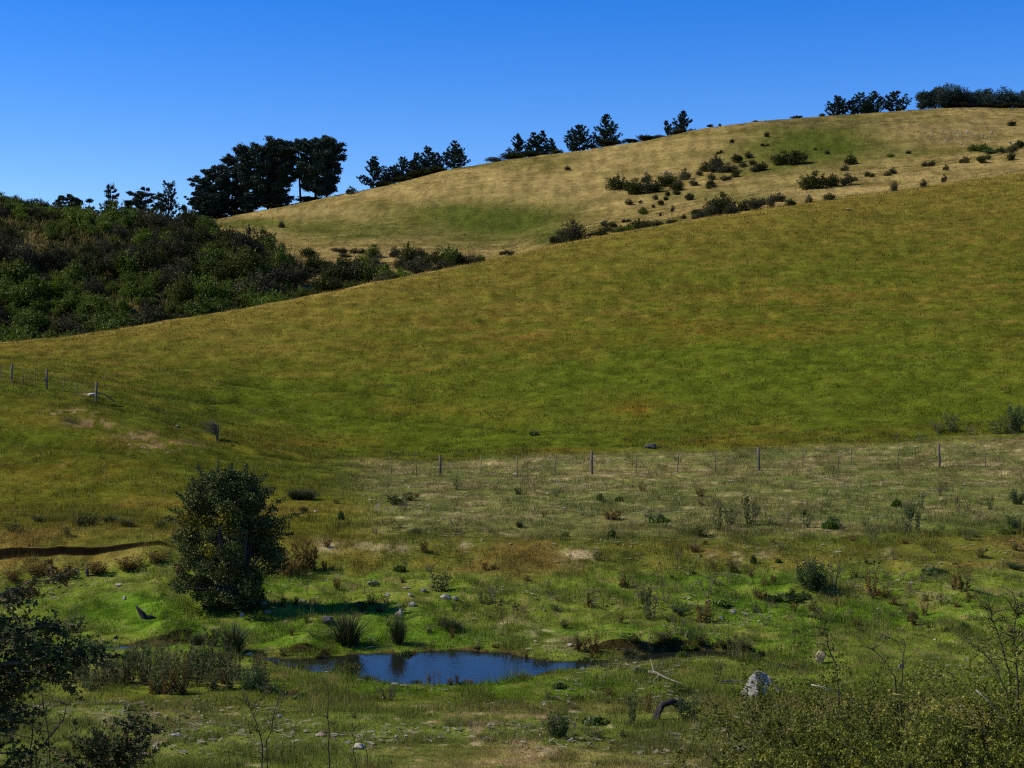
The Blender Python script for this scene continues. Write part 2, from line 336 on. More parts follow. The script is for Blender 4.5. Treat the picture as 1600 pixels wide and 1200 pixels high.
# ------------------------------------------------------------------ what grows on the ground: turf colour by place
def mixc(c, c2, w):
    return c * (1 - w[:, None]) + np.array(c2) * w[:, None]
def blob(u, v, cu, cv, ru, rv, p=1.0):
    return np.exp(-((((u - cu) / ru) ** 2 + ((v - cv) / rv) ** 2) ** p))
GREEN = (0.096, 0.122, 0.020); LUSH = (0.078, 0.148, 0.016); OCHRE = (0.205, 0.152, 0.048); GOLD = (0.39, 0.30, 0.14)
STRAW = (0.30, 0.24, 0.12); DULL = (0.112, 0.124, 0.048); EARTH = (0.105, 0.075, 0.048); PALE = (0.36, 0.31, 0.24); RUST = (0.21, 0.115, 0.032)
def turf(X, Y):
    X = np.asarray(X, float).ravel(); Y = np.asarray(Y, float).ravel(); d = np.maximum(Y, 26)
    Z = hz(X, Y); u = CX + F * X / np.maximum(Y, 25); v = VH - F * (Z - CZ) / d
    v = np.where(Y < 26.5, 1215, v)
    n1 = fbm(X / 16, Y / 16, 31, 4); n2 = fbm(X / 4, Y / 4, 33, 4); n3 = fbm(X / 1.1, Y / 1.1, 35, 3); n4 = fbm(X / 40, Y / 40, 37, 3)
    n5 = fbm(X / 0.35, Y / 0.35, 39, 2)
    d8 = node_d(9, u); d7 = node_d(8, u); dc = node_d(11, u); t1 = (d - d8) / (dc - d8)
    # first hill: olive green with browned-off patches, drier towards its crest
    nb_ = fbm(X / 2.6, Y / 2.0, 45, 4); q = n1 * 0.20 + n2 * 0.20 + nb_ * 0.42 + n3 * 0.18
    c = np.tile(np.array(GREEN), (len(X), 1))
    c = mixc(c, OCHRE, sm(q + 0.20 * (t1 - 0.55), 0.38, 0.64) * 0.68)
    c = mixc(c, (0.17, 0.16, 0.045), sm(t1, 0.35, 1.0) * 0.55)
    c = mixc(c, GOLD, sm(t1, 0.90, 1.0) * sm(n2, 0.25, 0.6) * 0.55 * (1 - sm(u, 1150, 1350) * 0.5))
    c = mixc(c, (0.080, 0.118, 0.018), sm(n2, 0.52, 0.68) * 0.55 * (1 - sm(t1, 0.5, 0.9)))
    for cu, cv, ru, rv, w in [(390, 615, 130, 22, .7), (1250, 580, 320, 60, .7), (950, 590, 240, 40, .6), (1150, 430, 300, 24, .35), (700, 680, 200, 24, .6), (560, 655, 150, 22, .6), (420, 640, 160, 14, .5), (1500, 640, 200, 25, .5), (900, 690, 300, 14, .6), (100, 770, 120, 22, .6), (60, 685, 90, 10, .7)]:
        c = mixc(c, (0.080, 0.130, 0.015), np.clip(blob(u, v, cu, cv, ru, rv) * w * (.6 + .8 * n2), 0, 1))
    for cu, cv, ru, rv, w in [(1000, 637, 50, 12, .9), (600, 500, 60, 6, .6), (1150, 520, 160, 14, .5), (1050, 505, 90, 8, .5), (850, 535, 160, 10, .4), (120, 735, 120, 20, .8), (200, 690, 120, 12, .5), (700, 640, 120, 10, .5), (1100, 690, 120, 5, .8), (880, 705, 80, 5, .7), (1250, 460, 200, 12, .4), (70, 650, 70, 14, .6), (480, 690, 120, 10, .5)]:
        c = mixc(c, RUST, blob(u, v, cu, cv, ru, rv) * w * .55 * sm(n3, 0.25, 0.6))
    for P_, wd in GROOVES:     # ranker grass in the ditches and folds, their shadow put into its colour
        best = np.full(len(X), 1e9)
        for (ax, ay), (bx, by) in zip(P_[:-1], P_[1:]):
            dx, dy = bx - ax, by - ay; t_ = np.clip(((X - ax) * dx + (Y - ay) * dy) / (dx * dx + dy * dy + 1e-9), 0, 1); best = np.minimum(best, np.hypot(X - ax - t_ * dx, Y - ay - t_ * dy))
        c = mixc(c, (0.050, 0.072, 0.012), np.exp(-(best / (wd * 1.1)) ** 2) * (0.35 + 0.75 * n2))
    # sheep scars on the left-hand spur
    for cu, cv, ru, rv in [(140, 662, 35, 7), (220, 680, 30, 7), (265, 697, 40, 8), (110, 645, 40, 5), (105, 728, 10, 4), (140, 617, 14, 3), (400, 640, 8, 3)]:
        c = mixc(c, (0.24, 0.19, 0.13), np.clip(1.5 * blob(u, v, cu, cv, ru, rv), 0, 1) * sm(n5 * .5 + n3 * .5, 0.45, 0.58))
    # beyond the first crest: gully and far hill
    far = sm(d, dc + 2, dc + 8)
    g = np.tile(np.array(GOLD), (len(X), 1))
    ns = fbm((X * .8 - Y * .25) / 9, (Y + X * .35) / 3.2, 43, 4)
    g = mixc(g, OCHRE, sm(n2 * .5 + n1 * .5, 0.42, 0.66) * 0.75)
    g = mixc(g, (0.50, 0.38, 0.18), sm(ns, 0.52, 0.68) * .7)
    g = mixc(g, (0.16, 0.125, 0.045), sm(1 - ns, 0.55, 0.72) * .25)
    g = mixc(g, (0.17, 0.17, 0.05), sm(n4 * .4 + n1 * .6, 0.50, 0.66) * 0.55)
    for cu, cv, ru, rv, w in [(780, 345, 130, 32, 1.0), (560, 360, 140, 16, .75), (650, 330, 110, 14, .55), (400, 350, 70, 8, .8), (450, 325, 60, 7, .6), (1280, 225, 110, 36, 1.0), (1180, 240, 60, 20, .6), (1200, 262, 70, 12, .5), (1130, 305, 110, 10, .7), (1400, 235, 90, 8, .35), (870, 375, 40, 14, .8)]:
        g = mixc(g, (0.105, 0.13, 0.028), np.clip(blob(u, v, cu, cv, ru, rv, 1.3) * (0.85 + 0.7 * n2), 0, 1) * w)
    for cu, cv, ru, rv, w in [(480, 330, 110, 9, .8), (600, 300, 120, 10, .8), (400, 368, 50, 8, .9), (900, 300, 120, 22, .6), (1450, 205, 90, 12, .7), (1300, 300, 260, 8, .7), (1000, 250, 120, 20, .5), (440, 410, 24, 16, 1.), (600, 395, 90, 8, .9)]:
        g = mixc(g, (0.46, 0.35, 0.17), np.clip(blob(u, v, cu, cv, ru, rv) * (0.5 + n2), 0, 1) * w)
    g = mixc(g, (0.13, 0.11, 0.075), blob(u, v, 1250, 192, 260, 9) * .6 * sm(n2, .3, .6))
    g = mixc(g, (0.12, 0.105, 0.08), blob(u, v, 1500, 214, 70, 12) * .5 * sm(n3, .3, .6))
    bush = (1 - sm(u, 425, 470)) * sm(d, dc + 6, dc + 14) * (1 - sm(d, 292, 305))
    g = mixc(g, (0.060, 0.062, 0.026), bush * (0.35 + 0.6 * sm(n2, 0.36, 0.50)))
    c = c * (1 - far[:, None]) + g * far[:, None]
    # flats this side of the fence, right of the spur
    flat = (1 - sm(d, d8 - 3, d8 + 1.5)) * sm(u, 470, 640) * sm(d, 57, 60)
    f = np.tile(np.array(DULL), (len(X), 1))
    f = mixc(f, (0.17, 0.145, 0.075), sm(n2 * .6 + n3 * .4, 0.42, 0.62) * 0.6)
    f = mixc(f, (0.085, 0.12, 0.030), sm(n1 * .5 + n2 * .5, 0.48, 0.62) * 0.7 * (1 - sm(d, 76, 86)))
    f = mixc(f, (0.15, 0.115, 0.075), sm(d, 70, 80) * sm(n3, 0.4, 0.6) * 0.45)
    f = mixc(f, (0.26, 0.22, 0.16), sm(n5 * .6 + n3 * .4, 0.60, 0.70) * 0.7)
    c = c * (1 - flat[:, None]) + f * flat[:, None]
    # yellowish rough grass on the left terrace
    tl = (1 - sm(d, 66, 80)) * (1 - sm(u, 500, 640)) * sm(d, 55, 56)
    f = mixc(np.tile(np.array((0.125, 0.14, 0.024)), (len(X), 1)), OCHRE, sm(n2, 0.45, 0.62) * 0.5)
    c = c * (1 - tl[:, None]) + f * tl[:, None]
    # damp ground round the pond
    wet = (1 - sm(d, 52.5, 56)) * sm(d, 33, 38)
    f = mixc(np.tile(np.array((0.118, 0.148, 0.032)), (len(X), 1)), LUSH, sm(n2 * .6 + n3 * .4, 0.42, 0.60) * 0.8)
    f = mixc(f, (0.18, 0.15, 0.06), sm(n1 * .5 + n3 * .5, 0.50, 0.64) * 0.55)
    f = mixc(f, (0.16, 0.12, 0.08), sm(n5, 0.62, 0.74) * 0.5)
    for cu, cv, ru, rv, w in [(650, 1000, 150, 16, 1), (420, 900, 60, 16, .8), (200, 950, 160, 30, .6), (1330, 900, 120, 10, .7), (1130, 950, 120, 20, .6), (1000, 1090, 200, 22, .5), (600, 1080, 100, 12, .6), (1200, 905, 60, 10, .6), (1150, 1100, 80, 25, .5)]:
        f = mixc(f, (0.062, 0.140, 0.012), np.clip(blob(u, v, cu, cv, ru, rv) * w * (0.4 + n3), 0, 1))
    c = c * (1 - wet[:, None]) + f * wet[:, None]
    # the brown riser between the two levels
    ris = sm(d, 53, 54.3) * (1 - sm(d, 57, 58.5))
    f = mixc(np.tile(np.array((0.150, 0.115, 0.045)), (len(X), 1)), (0.11, 0.13, 0.03), sm(n2, 0.38, 0.56) * 0.85)
    f = mixc(f, (0.22, 0.12, 0.035), sm(n3, 0.5, 0.7) * 0.3)
    c = c * (1 - ris[:, None] * .8) + f * ris[:, None] * .8
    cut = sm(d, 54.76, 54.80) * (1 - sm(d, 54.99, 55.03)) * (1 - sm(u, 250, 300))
    for cu, cv, ru, rv, w in [(905, 868, 24, 13, 1.), (612, 858, 26, 8, .9), (510, 855, 26, 8, .8), (725, 852, 14, 5, .8), (575, 852, 30, 5, .6), (1112, 873, 9, 7, .9), (1152, 872, 8, 12, .9), (1387, 865, 8, 8, .8), (1192, 866, 14, 5, .6), (790, 978, 18, 10, .7), (1490, 930, 40, 10, .5), (840, 985, 30, 8, .6), (880, 1005, 40, 9, .6)]:
        c = mixc(c, PALE, np.clip(blob(u, v, cu, cv, ru, rv, 1) * w * 1.2 * sm(n5 * .5 + n3 * .5, 0.42, 0.60), 0, 1))
    for cu, cv, ru, rv, w in [(1000, 1018, 50, 14, 1.), (1052, 1012, 30, 10, .8), (380, 950, 40, 9, .9), (930, 1012, 40, 10, .5), (480, 1020, 50, 5, .5), (300, 1003, 60, 5, .7)]:
        c = mixc(c, (0.060, 0.042, 0.026), np.clip(blob(u, v, cu, cv, ru, rv, 1.6) * w, 0, 1) * (0.5 + 0.5 * n3))
    # dry foreground below the road
    fg = 1 - sm(d + 2.5 * (n2 - .5), 33.0, 36.0)
    f = mixc(np.tile(np.array((0.125, 0.125, 0.046)), (len(X), 1)), (0.215, 0.175, 0.085), sm(n2 * .5 + n3 * .5, 0.42, 0.62) * 0.85)
    f = mixc(f, (0.080, 0.125, 0.022), sm(n1, 0.50, 0.62) * 0.6 + blob(u, v, 1000, 1140, 160, 30) * .6)
    f = mixc(f, (0.20, 0.145, 0.10), sm(n5 * .5 + n2 * .5, 0.58, 0.68) * 0.8)
    f = mixc(f, (0.38, 0.33, 0.26), sm(n5, 0.80, 0.88) * 0.7 + np.clip(blob(u, v, 185, 1128, 45, 8, 1.5) * sm(n5, .4, .6), 0, 1) * .7)
    c = c * (1 - fg[:, None]) + f * fg[:, None]
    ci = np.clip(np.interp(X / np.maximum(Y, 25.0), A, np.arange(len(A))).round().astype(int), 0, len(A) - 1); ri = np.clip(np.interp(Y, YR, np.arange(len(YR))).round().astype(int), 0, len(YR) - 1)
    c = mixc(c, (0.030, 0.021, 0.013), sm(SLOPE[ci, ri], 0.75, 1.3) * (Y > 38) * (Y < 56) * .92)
    c = mixc(c, (0.012, 0.009, 0.007), cut * 0.97)  # left cut face: its shade is put into the earth colour, near black
    # mud at the waterline
    ps = pond_sdf(X, Y)
    c = mixc(c, (0.050, 0.042, 0.022), sm(ps + (n5 - .5) * .5, -0.28, 0.05))
    low = np.clip(flat + wet * 1.0 + fg + ris * .5, 0, 1)
    n6 = fbm(X / (0.45 + Y / 300), Y / (0.45 + Y / 220), 41, 3)
    c = c * ((0.78 + 0.44 * n5) * (0.80 + 0.22 * sm(n6, 0.30, 0.50) + 0.20 * sm(n6, 0.55, 0.75)))[:, None]
    return c * (np.array((0.90, 0.77, 0.44)) * (1 - low[:, None]) + np.array((1.16, 1.12, 0.66)) * low[:, None]) * (1 - far[:, None]) + c * far[:, None] * np.array((0.60, 0.575, 0.39))

gm, t, p = base_mat('turf_ground', 1.0, 0.0)
at = N(t, 'ShaderNodeAttribute'); at.attribute_name = 'col'; tc = N(t, 'ShaderNodeTexCoord')
def nz_(scale, det=5):
    n = N(t, 'ShaderNodeTexNoise'); n.inputs['Scale'].default_value = scale; n.inputs['Detail'].default_value = det; n.inputs['Roughness'].default_value = 0.7
    t.links.new(tc.outputs['Object'], n.inputs['Vector']); return n
na, nb = nz_(2.6, 7), nz_(0.5, 7)
mu = N(t, 'ShaderNodeMath', operation='ADD'); t.links.new(na.outputs[0], mu.inputs[0]); t.links.new(nb.outputs[0], mu.inputs[1])
mr = N(t, 'ShaderNodeMapRange'); mr.inputs['From Min'].default_value = 0.70; mr.inputs['From Max'].default_value = 1.3; mr.inputs['To Min'].default_value = 0.55; mr.inputs['To Max'].default_value = 1.45
t.links.new(mu.outputs[0], mr.inputs[0])
vm = N(t, 'ShaderNodeVectorMath', operation='SCALE'); t.links.new(at.outputs['Color'], vm.inputs[0]); t.links.new(mr.outputs[0], vm.inputs['Scale'])
t.links.new(vm.outputs[0], p.inputs['Base Color'])
bp = N(t, 'ShaderNodeBump'); bp.inputs['Strength'].default_value = 0.7; bp.inputs['Distance'].default_value = 0.15
t.links.new(mu.outputs[0], bp.inputs['Height']); t.links.new(bp.outputs[0], p.inputs['Normal'])

nA, nY = len(A), len(YR)
ii, jj = np.meshgrid(np.arange(nA - 1), np.arange(nY - 1), indexing='ij')
q = np.stack([ii * nY + jj, (ii + 1) * nY + jj, (ii + 1) * nY + jj + 1, ii * nY + jj + 1], -1).reshape(-1, 4)
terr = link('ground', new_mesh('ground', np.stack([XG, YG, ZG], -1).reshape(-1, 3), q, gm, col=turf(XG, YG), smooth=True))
tag(terr, 'grassy valley floor rising to green and golden hills', kind='structure')

# water
wm, t, p = base_mat('still_water', 0.03, 0.12)
p.inputs['Base Color'].default_value = (0.010, 0.012, 0.008, 1); p.inputs['IOR'].default_value = 1.333
tc = N(t, 'ShaderNodeTexCoord'); mp = N(t, 'ShaderNodeMapping'); mp.inputs['Scale'].default_value = (1.2, 3.0, 1)
n = N(t, 'ShaderNodeTexNoise'); n.inputs['Scale'].default_value = 2.2; n.inputs['Detail'].default_value = 4
b = N(t, 'ShaderNodeBump'); b.inputs['Strength'].default_value = 0.10; b.inputs['Distance'].default_value = 0.02
t.links.new(tc.outputs['Object'], mp.inputs[0]); t.links.new(mp.outputs[0], n.inputs['Vector']); t.links.new(n.outputs[0], b.inputs['Height']); t.links.new(b.outputs[0], p.inputs['Normal'])
def water(name, poly, label):
    P = np.array(poly); x0, y0 = P.min(0) - 0.6; x1, y1 = P.max(0) + 0.6
    xs = np.arange(x0, x1, 0.15); ys = np.arange(y0, y1, 0.15); gx, gy = np.meshgrid(xs, ys, indexing='ij')
    keep = sdf(poly, gx, gy) > -0.45
    m, k = gx.shape; i, j = np.meshgrid(np.arange(m - 1), np.arange(k - 1), indexing='ij')
    fc = np.stack([i * k + j, (i + 1) * k + j, (i + 1) * k + j + 1, i * k + j + 1], -1).reshape(-1, 4)
    fc = fc[keep.ravel()[fc].all(1)]
    us, inv = np.unique(fc, return_inverse=True)
    V = np.stack([gx.ravel(), gy.ravel(), np.full(gx.size, WZ)], 1)[us]
    tag(link(name, new_mesh(name, V, inv.reshape(-1, 4), wm)), label, kind='structure')
water('water', POND, 'small blue pond with a narrow stream')
water('water', POND2, 'stretch of stream behind tall thistles')

# ------------------------------------------------------------------ grass: uncountable blades, one object for each sward
def blades(name, n, d0, d1, w, h, label, seed, umin=-160, umax=1800, taper=0.0, keep=None, colfn=None):
    rng = np.random.default_rng(seed)
    u = rng.uniform(umin, umax, n); d = np.exp(rng.uniform(math.log(d0), math.log(d1), n))
    X = (u - CX) / F * d; Y = d
    ok = (pond_sdf(X, Y) < -0.10) & ~((Y > 54.80) & (Y < 55.02) & (u < 270))
    if keep is not None: ok &= keep(X, Y, u, d, rng)
    X, Y, u, d = X[ok], Y[ok], u[ok], d[ok]; n = len(X)
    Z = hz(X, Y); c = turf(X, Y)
    cl = fbm(X / 0.9, Y / 0.9, 51, 3); cl2 = fbm(X / 5, Y / 5, 53, 3)
    s = (0.45 + 1.5 * sm(cl, 0.42, 0.75) + 0.5 * sm(cl2, .5, .7)) * rng.uniform(0.5, 1.4, n)
    H = (h[0] + (h[1] - h[0]) * (d - d0) / (d1 - d0)) * s; Wd = (w[0] + (w[1] - w[0]) * (d - d0) / (d1 - d0)) * rng.uniform(0.7, 1.4, n)
    H = H * (1 + 1.6 * sm(pond_sdf(X, Y), -0.9, -0.15) * rng.uniform(0, 1, n))
    az = rng.uniform(0, 2 * math.pi, n); la = rng.uniform(0, 2 * math.pi, n); ln = np.abs(rng.normal(0, 0.55, n)) * H
    B = np.stack([np.cos(az), np.sin(az), np.zeros(n)], 1) * Wd[:, None] * 0.5
    P = np.stack([X, Y, Z - 0.01], 1); T = P + np.stack([np.cos(la) * ln, np.sin(la) * ln, H], 1)
    V = np.stack([P - B, P + B, T], 1).reshape(-1, 3)
    k = rng.uniform(0.55, 1.65, n)[:, None]; c = c * k
    ps = pond_sdf(X, Y); dry = (rng.random(n) < 0.13)[:, None]; c = np.where(dry, c * 0.4 + np.array((0.16, 0.125, 0.06)) * 1.15, c)
    me = new_mesh(name, V, np.arange(3 * n).reshape(-1, 3), GRASS, col=np.repeat(c, 3, 0))
    return tag(link(name, me), label, kind='stuff')
GRASS = col_mat('grass_blades', 0.9, 0.03, 0.45)
blades('grass', 490000, 25.5, 62, (0.012, 0.02), (0.085, 0.115), 'short grazed grass on the flat round the pond', 1)
blades('grass', 195000, 58, 102, (0.022, 0.035), (0.10, 0.12), 'thin dry grass on the flats and the terrace', 2)
blades('grass', 340000, 95, 330, (0.04, 0.12), (0.11, 0.23), 'green and browned grass on the near hillside', 3,
       keep=lambda X, Y, u, d, r: (d < node_d(11, u) + 4))
blades('grass', 90000, 235, 650, (0.14, 0.30), (0.14, 0.26), 'tall golden grass on the far hill', 4, umin=300,
       keep=lambda X, Y, u, d, r: (d > node_d(11, u) + 2) & (d < node_d(16, u) + 6))
blades('undergrowth', 60000, 200, 296, (0.20, 0.30), (0.5, 0.8), 'rank dark undergrowth between the bushes on the slope', 5, umin=-120, umax=470,
       keep=lambda X, Y, u, d, r: (d > node_d(11, u) + 10))

def litter(name, n, label, seed):
    rng = np.random.default_rng(seed); u = rng.uniform(0, 1640, n); d = np.exp(rng.uniform(math.log(25.5), math.log(95), n)); X = (u - CX) / F * d
    cl = fbm(X / 3, d / 3, 81, 3); ok = (pond_sdf(X, d) < -.3) & (rng.random(n) < sm(cl, .42, .62)) & ((u > 560) | (d < 54)); X, d = X[ok], d[ok]; n = len(X)
    Z = hz(X, d); az = rng.uniform(0, 6.28, n); L = rng.uniform(.05, .22, n) * (.6 + d / 110); w = L * rng.uniform(.12, .5, n)
    a = np.stack([np.cos(az), np.sin(az), rng.normal(0, .12, n)], 1) * L[:, None] / 2; b = np.stack([-np.sin(az), np.cos(az), rng.normal(0, .3, n)], 1) * w[:, None] / 2
    P = np.stack([X, d, Z + .05], 1); V = np.stack([P - a - b, P + a - b * .4, P + a + b, P - a + b * .5], 1).reshape(-1, 3)
    t_ = rng.uniform(0, 1, (n, 1)); c = np.array((.15, .12, .07)) * (1 - t_) + np.array((.42, .37, .27)) * t_
    return tag(link(name, new_mesh(name, V, np.arange(4 * n).reshape(-1, 4), GRASS, col=np.repeat(c, 4, 0))), label, kind='stuff')
litter('straw_litter', 26000, 'pale straw and dead leaf litter lying on the grazed ground', 9)
blades('grass', 68000, 25.5, 60, (0.006, 0.010), (0.20, 0.26), 'thin dry seed stalks standing over the grazed turf', 6, keep=lambda X, Y, u, d, r: fbm(X / 2.5, Y / 2.5, 83, 3) > 0.52)
blades('grass', 50000, 58, 100, (0.012, 0.018), (0.22, 0.28), 'dry seed stalks on the flats and terrace', 7, keep=lambda X, Y, u, d, r: fbm(X / 4, Y / 4, 85, 3) > 0.50)

# ------------------------------------------------------------------ leaf and bark materials
PINE = foliage_mat('pine_needles', [(0.008, 0.018, 0.015), (0.018, 0.036, 0.026), (0.038, 0.062, 0.036)], 0.6, 0.2, 0.10, 0.25, 0.15)
BARK = noise_mat('bark', (0.045, 0.036, 0.028), (0.12, 0.10, 0.08), 6, bump=0.6, stretch=(3, 3, 0.6))
PBARK = noise_mat('pine_bark', (0.022, 0.018, 0.016), (0.055, 0.045, 0.04), 3, bump=0.6, stretch=(3, 3, 0.6))
TWIG = noise_mat('twig_bark', (0.055, 0.046, 0.022), (0.18, 0.15, 0.075), 14, bump=0.2)
PALETWIG = noise_mat('pale_dead_twig', (0.20, 0.17, 0.13), (0.42, 0.37, 0.30), 14, bump=0.2)
DARKTWIG = noise_mat('dark_twig', (0.025, 0.018, 0.014), (0.06, 0.045, 0.035), 14, bump=0.2)
M_DARK = foliage_mat('dark_scrub_leaves', [(0.017, 0.021, 0.004), (0.037, 0.043, 0.007), (0.073, 0.078, 0.012)], 0.6, 0.25, 0.15, 0.5)
M_GREY = foliage_mat('grey_scrub_twigs', [(0.024, 0.024, 0.010), (0.056, 0.053, 0.022), (0.11, 0.10, 0.045)], 0.8, 0.1, 0.10, 0.5)
M_BROOM = foliage_mat('broom_green', [(0.028, 0.050, 0.002), (0.085, 0.125, 0.004), (0.16, 0.205, 0.010)], 0.6, 0.25, 0.25, 0.4)
M_YEL = foliage_mat('yellow_green_leaves', [(0.035, 0.045, 0.006), (0.070, 0.082, 0.012), (0.17, 0.165, 0.022)], 0.55, 0.3, 0.3, 0.5)
M_BLUE = foliage_mat('blue_green_leaves', [(0.028, 0.048, 0.016), (0.058, 0.088, 0.028), (0.10, 0.135, 0.045)], 0.6, 0.2, 0.25, 0.8)
M_RUST = foliage_mat('rusty_dry_leaves', [(0.05, 0.030, 0.008), (0.125, 0.072, 0.016), (0.22, 0.14, 0.040)], 0.8, 0.1, 0.2, 1.5)
M_DRY = foliage_mat('dry_straw_leaves', [(0.07, 0.058, 0.028), (0.15, 0.125, 0.060), (0.25, 0.21, 0.11)], 0.8, 0.1, 0.25, 1.5)
M_THIS = foliage_mat('thistle_green', [(0.045, 0.058, 0.014), (0.095, 0.112, 0.030), (0.20, 0.20, 0.08)], 0.75, 0.15, 0.25, 2.0)
M_WEED = foliage_mat('fresh_weed_green', [(0.030, 0.056, 0.005), (0.065, 0.105, 0.010), (0.115, 0.165, 0.020)], 0.55, 0.3, 0.3, 1.2)
M_RUSH = foliage_mat('rush_green', [(0.016, 0.024, 0.006), (0.038, 0.050, 0.013), (0.085, 0.085, 0.030)], 0.6, 0.25, 0.2, 1.2)
M_HAW = col_mat('hawthorn_leaves', 0.55, 0.22, 0.18)
STONE = noise_mat('lichened_stone', (0.085, 0.075, 0.055), (0.42, 0.385, 0.31), 9, 0.9, 0.9, c2=(0.62, 0.58, 0.48))
BOULDER = noise_mat('buff_boulder', (0.22, 0.16, 0.10), (0.36, 0.28, 0.19), 5, 0.9, 0.5)
PSTONE = noise_mat('pale_stone', (0.24, 0.20, 0.14), (0.50, 0.44, 0.32), 9, 0.9, 0.7)
DSTONE = noise_mat('dark_stone', (0.03, 0.028, 0.026), (0.10, 0.09, 0.08), 8, 0.9, 0.8)
DEAD = noise_mat('bleached_wood', (0.14, 0.12, 0.09), (0.34, 0.30, 0.24), 8, 0.85, 0.6, stretch=(4, 4, 0.7))
STUMP = noise_mat('charred_wood', (0.012, 0.010, 0.009), (0.045, 0.036, 0.03), 7, 0.9, 0.8)
POST = noise_mat('weathered_post', (0.040, 0.032, 0.020), (0.17, 0.145, 0.10), 9, 0.9, 0.5, stretch=(5, 5, 0.8))
m, t, p = base_mat('fence_wire', 0.5, 0.5); p.inputs['Metallic'].default_value = 0.0; p.inputs['Base Color'].default_value = (0.06, 0.055, 0.05, 1); WIRE = m

# ------------------------------------------------------------------ trees
def conifer(h, w, seed, tier=0.45, up=0.35, skirt=0.06, density=1.0, power=0.85, leaf=0.55, lean=0.0, ragged=0.35):
    """young pine: straight trunk, whorls of boughs with upturned needle brushes"""
    rng = np.random.default_rng(seed); T = Tubes(); Vs, Fs = [], []; n0 = 0
    bend = rng.normal(0, 0.02 * h, 2)
    ax = lambda q: np.array([bend[0] * math.sin(q * 2.4) + lean * h * q, bend[1] * math.sin(q * 2.1), h * q])
    T.add([ax(q) for q in np.linspace(-0.03, 1, 9)], h * 0.022, h * 0.003, 6)
    z = skirt
    while z < 0.985:
        L0 = w * 0.5 * (1 - z) ** power * (1.0 if z > 0.15 else 0.75 + z * 1.6) + 0.02 * w
        for b in range(int(rng.integers(6, 10))):
            L = L0 * rng.uniform(1 - ragged, 1 + ragged * 0.6); a = rng.uniform(0, 2 * math.pi)
            e = up * rng.uniform(0.3, 1.5) * (0.4 + z)
            p0 = ax(min(z + rng.uniform(-.02, .02), 1)); s = np.linspace(0, 1, 5)
            B = p0 + np.stack([np.cos(a) * L * s, np.sin(a) * L * s, L * (e * s + 0.25 * s ** 2.5 - 0.10 * np.sin(s * 3))], 1)
            T.add(B, 0.006 * h * (1 - z) + 0.01, 0.01, 3)
            m = max(4, int(L / 0.26 * density))
            ss = rng.uniform(0.12, 1.05, m) ** 0.8
            C = np.stack([np.interp(ss, s, B[:, k]) for k in range(3)], 1) + rng.normal(0, 0.05 * L + 0.06, (m, 3)) * [1, 1, 0.6]
            P = np.repeat(C, 9, 0) + rng.normal(0, 0.10, (m * 9, 3)); D = np.array([np.cos(a), np.sin(a), 0.75]) + rng.normal(0, 0.55, (m * 9, 3)); D /= np.linalg.norm(D, axis=1, keepdims=True)
            Q = np.cross(D, rand_dirs(len(P), rng)); Q /= np.linalg.norm(Q, axis=1, keepdims=True) + 1e-9; s_ = (leaf * 1.3 * rng.uniform(.6, 1.3, len(P)))[:, None]
            V = np.stack([P - Q * s_ * .2, P + Q * s_ * .2, P + D * s_], 1).reshape(-1, 3); Fc = np.arange(len(V)).reshape(-1, 3); Vs.append(V); Fs.append(Fc + n0); n0 += len(V)
        z += tier / h * rng.uniform(1.7, 2.9)
    return T, np.concatenate(Vs), np.concatenate(Fs)
def blob_leaves(C, Rr, n, rng, leaf, up=0.3, flat=0.7, shell=0.55):
    v = rand_dirs(n, rng) * (rng.uniform(shell, 1.0, n) ** 0.7)[:, None]
    w = 1 + 0.35 * (vnoise(v[:, 0] * 2.2 + C[0], v[:, 1] * 2.2 + v[:, 2] * 1.7 + C[1], 5) - 0.5)
    P = np.asarray(C) + v * w[:, None] * np.array([Rr, Rr, Rr * flat])
    return leaf_tris(P, leaf, rng, up)
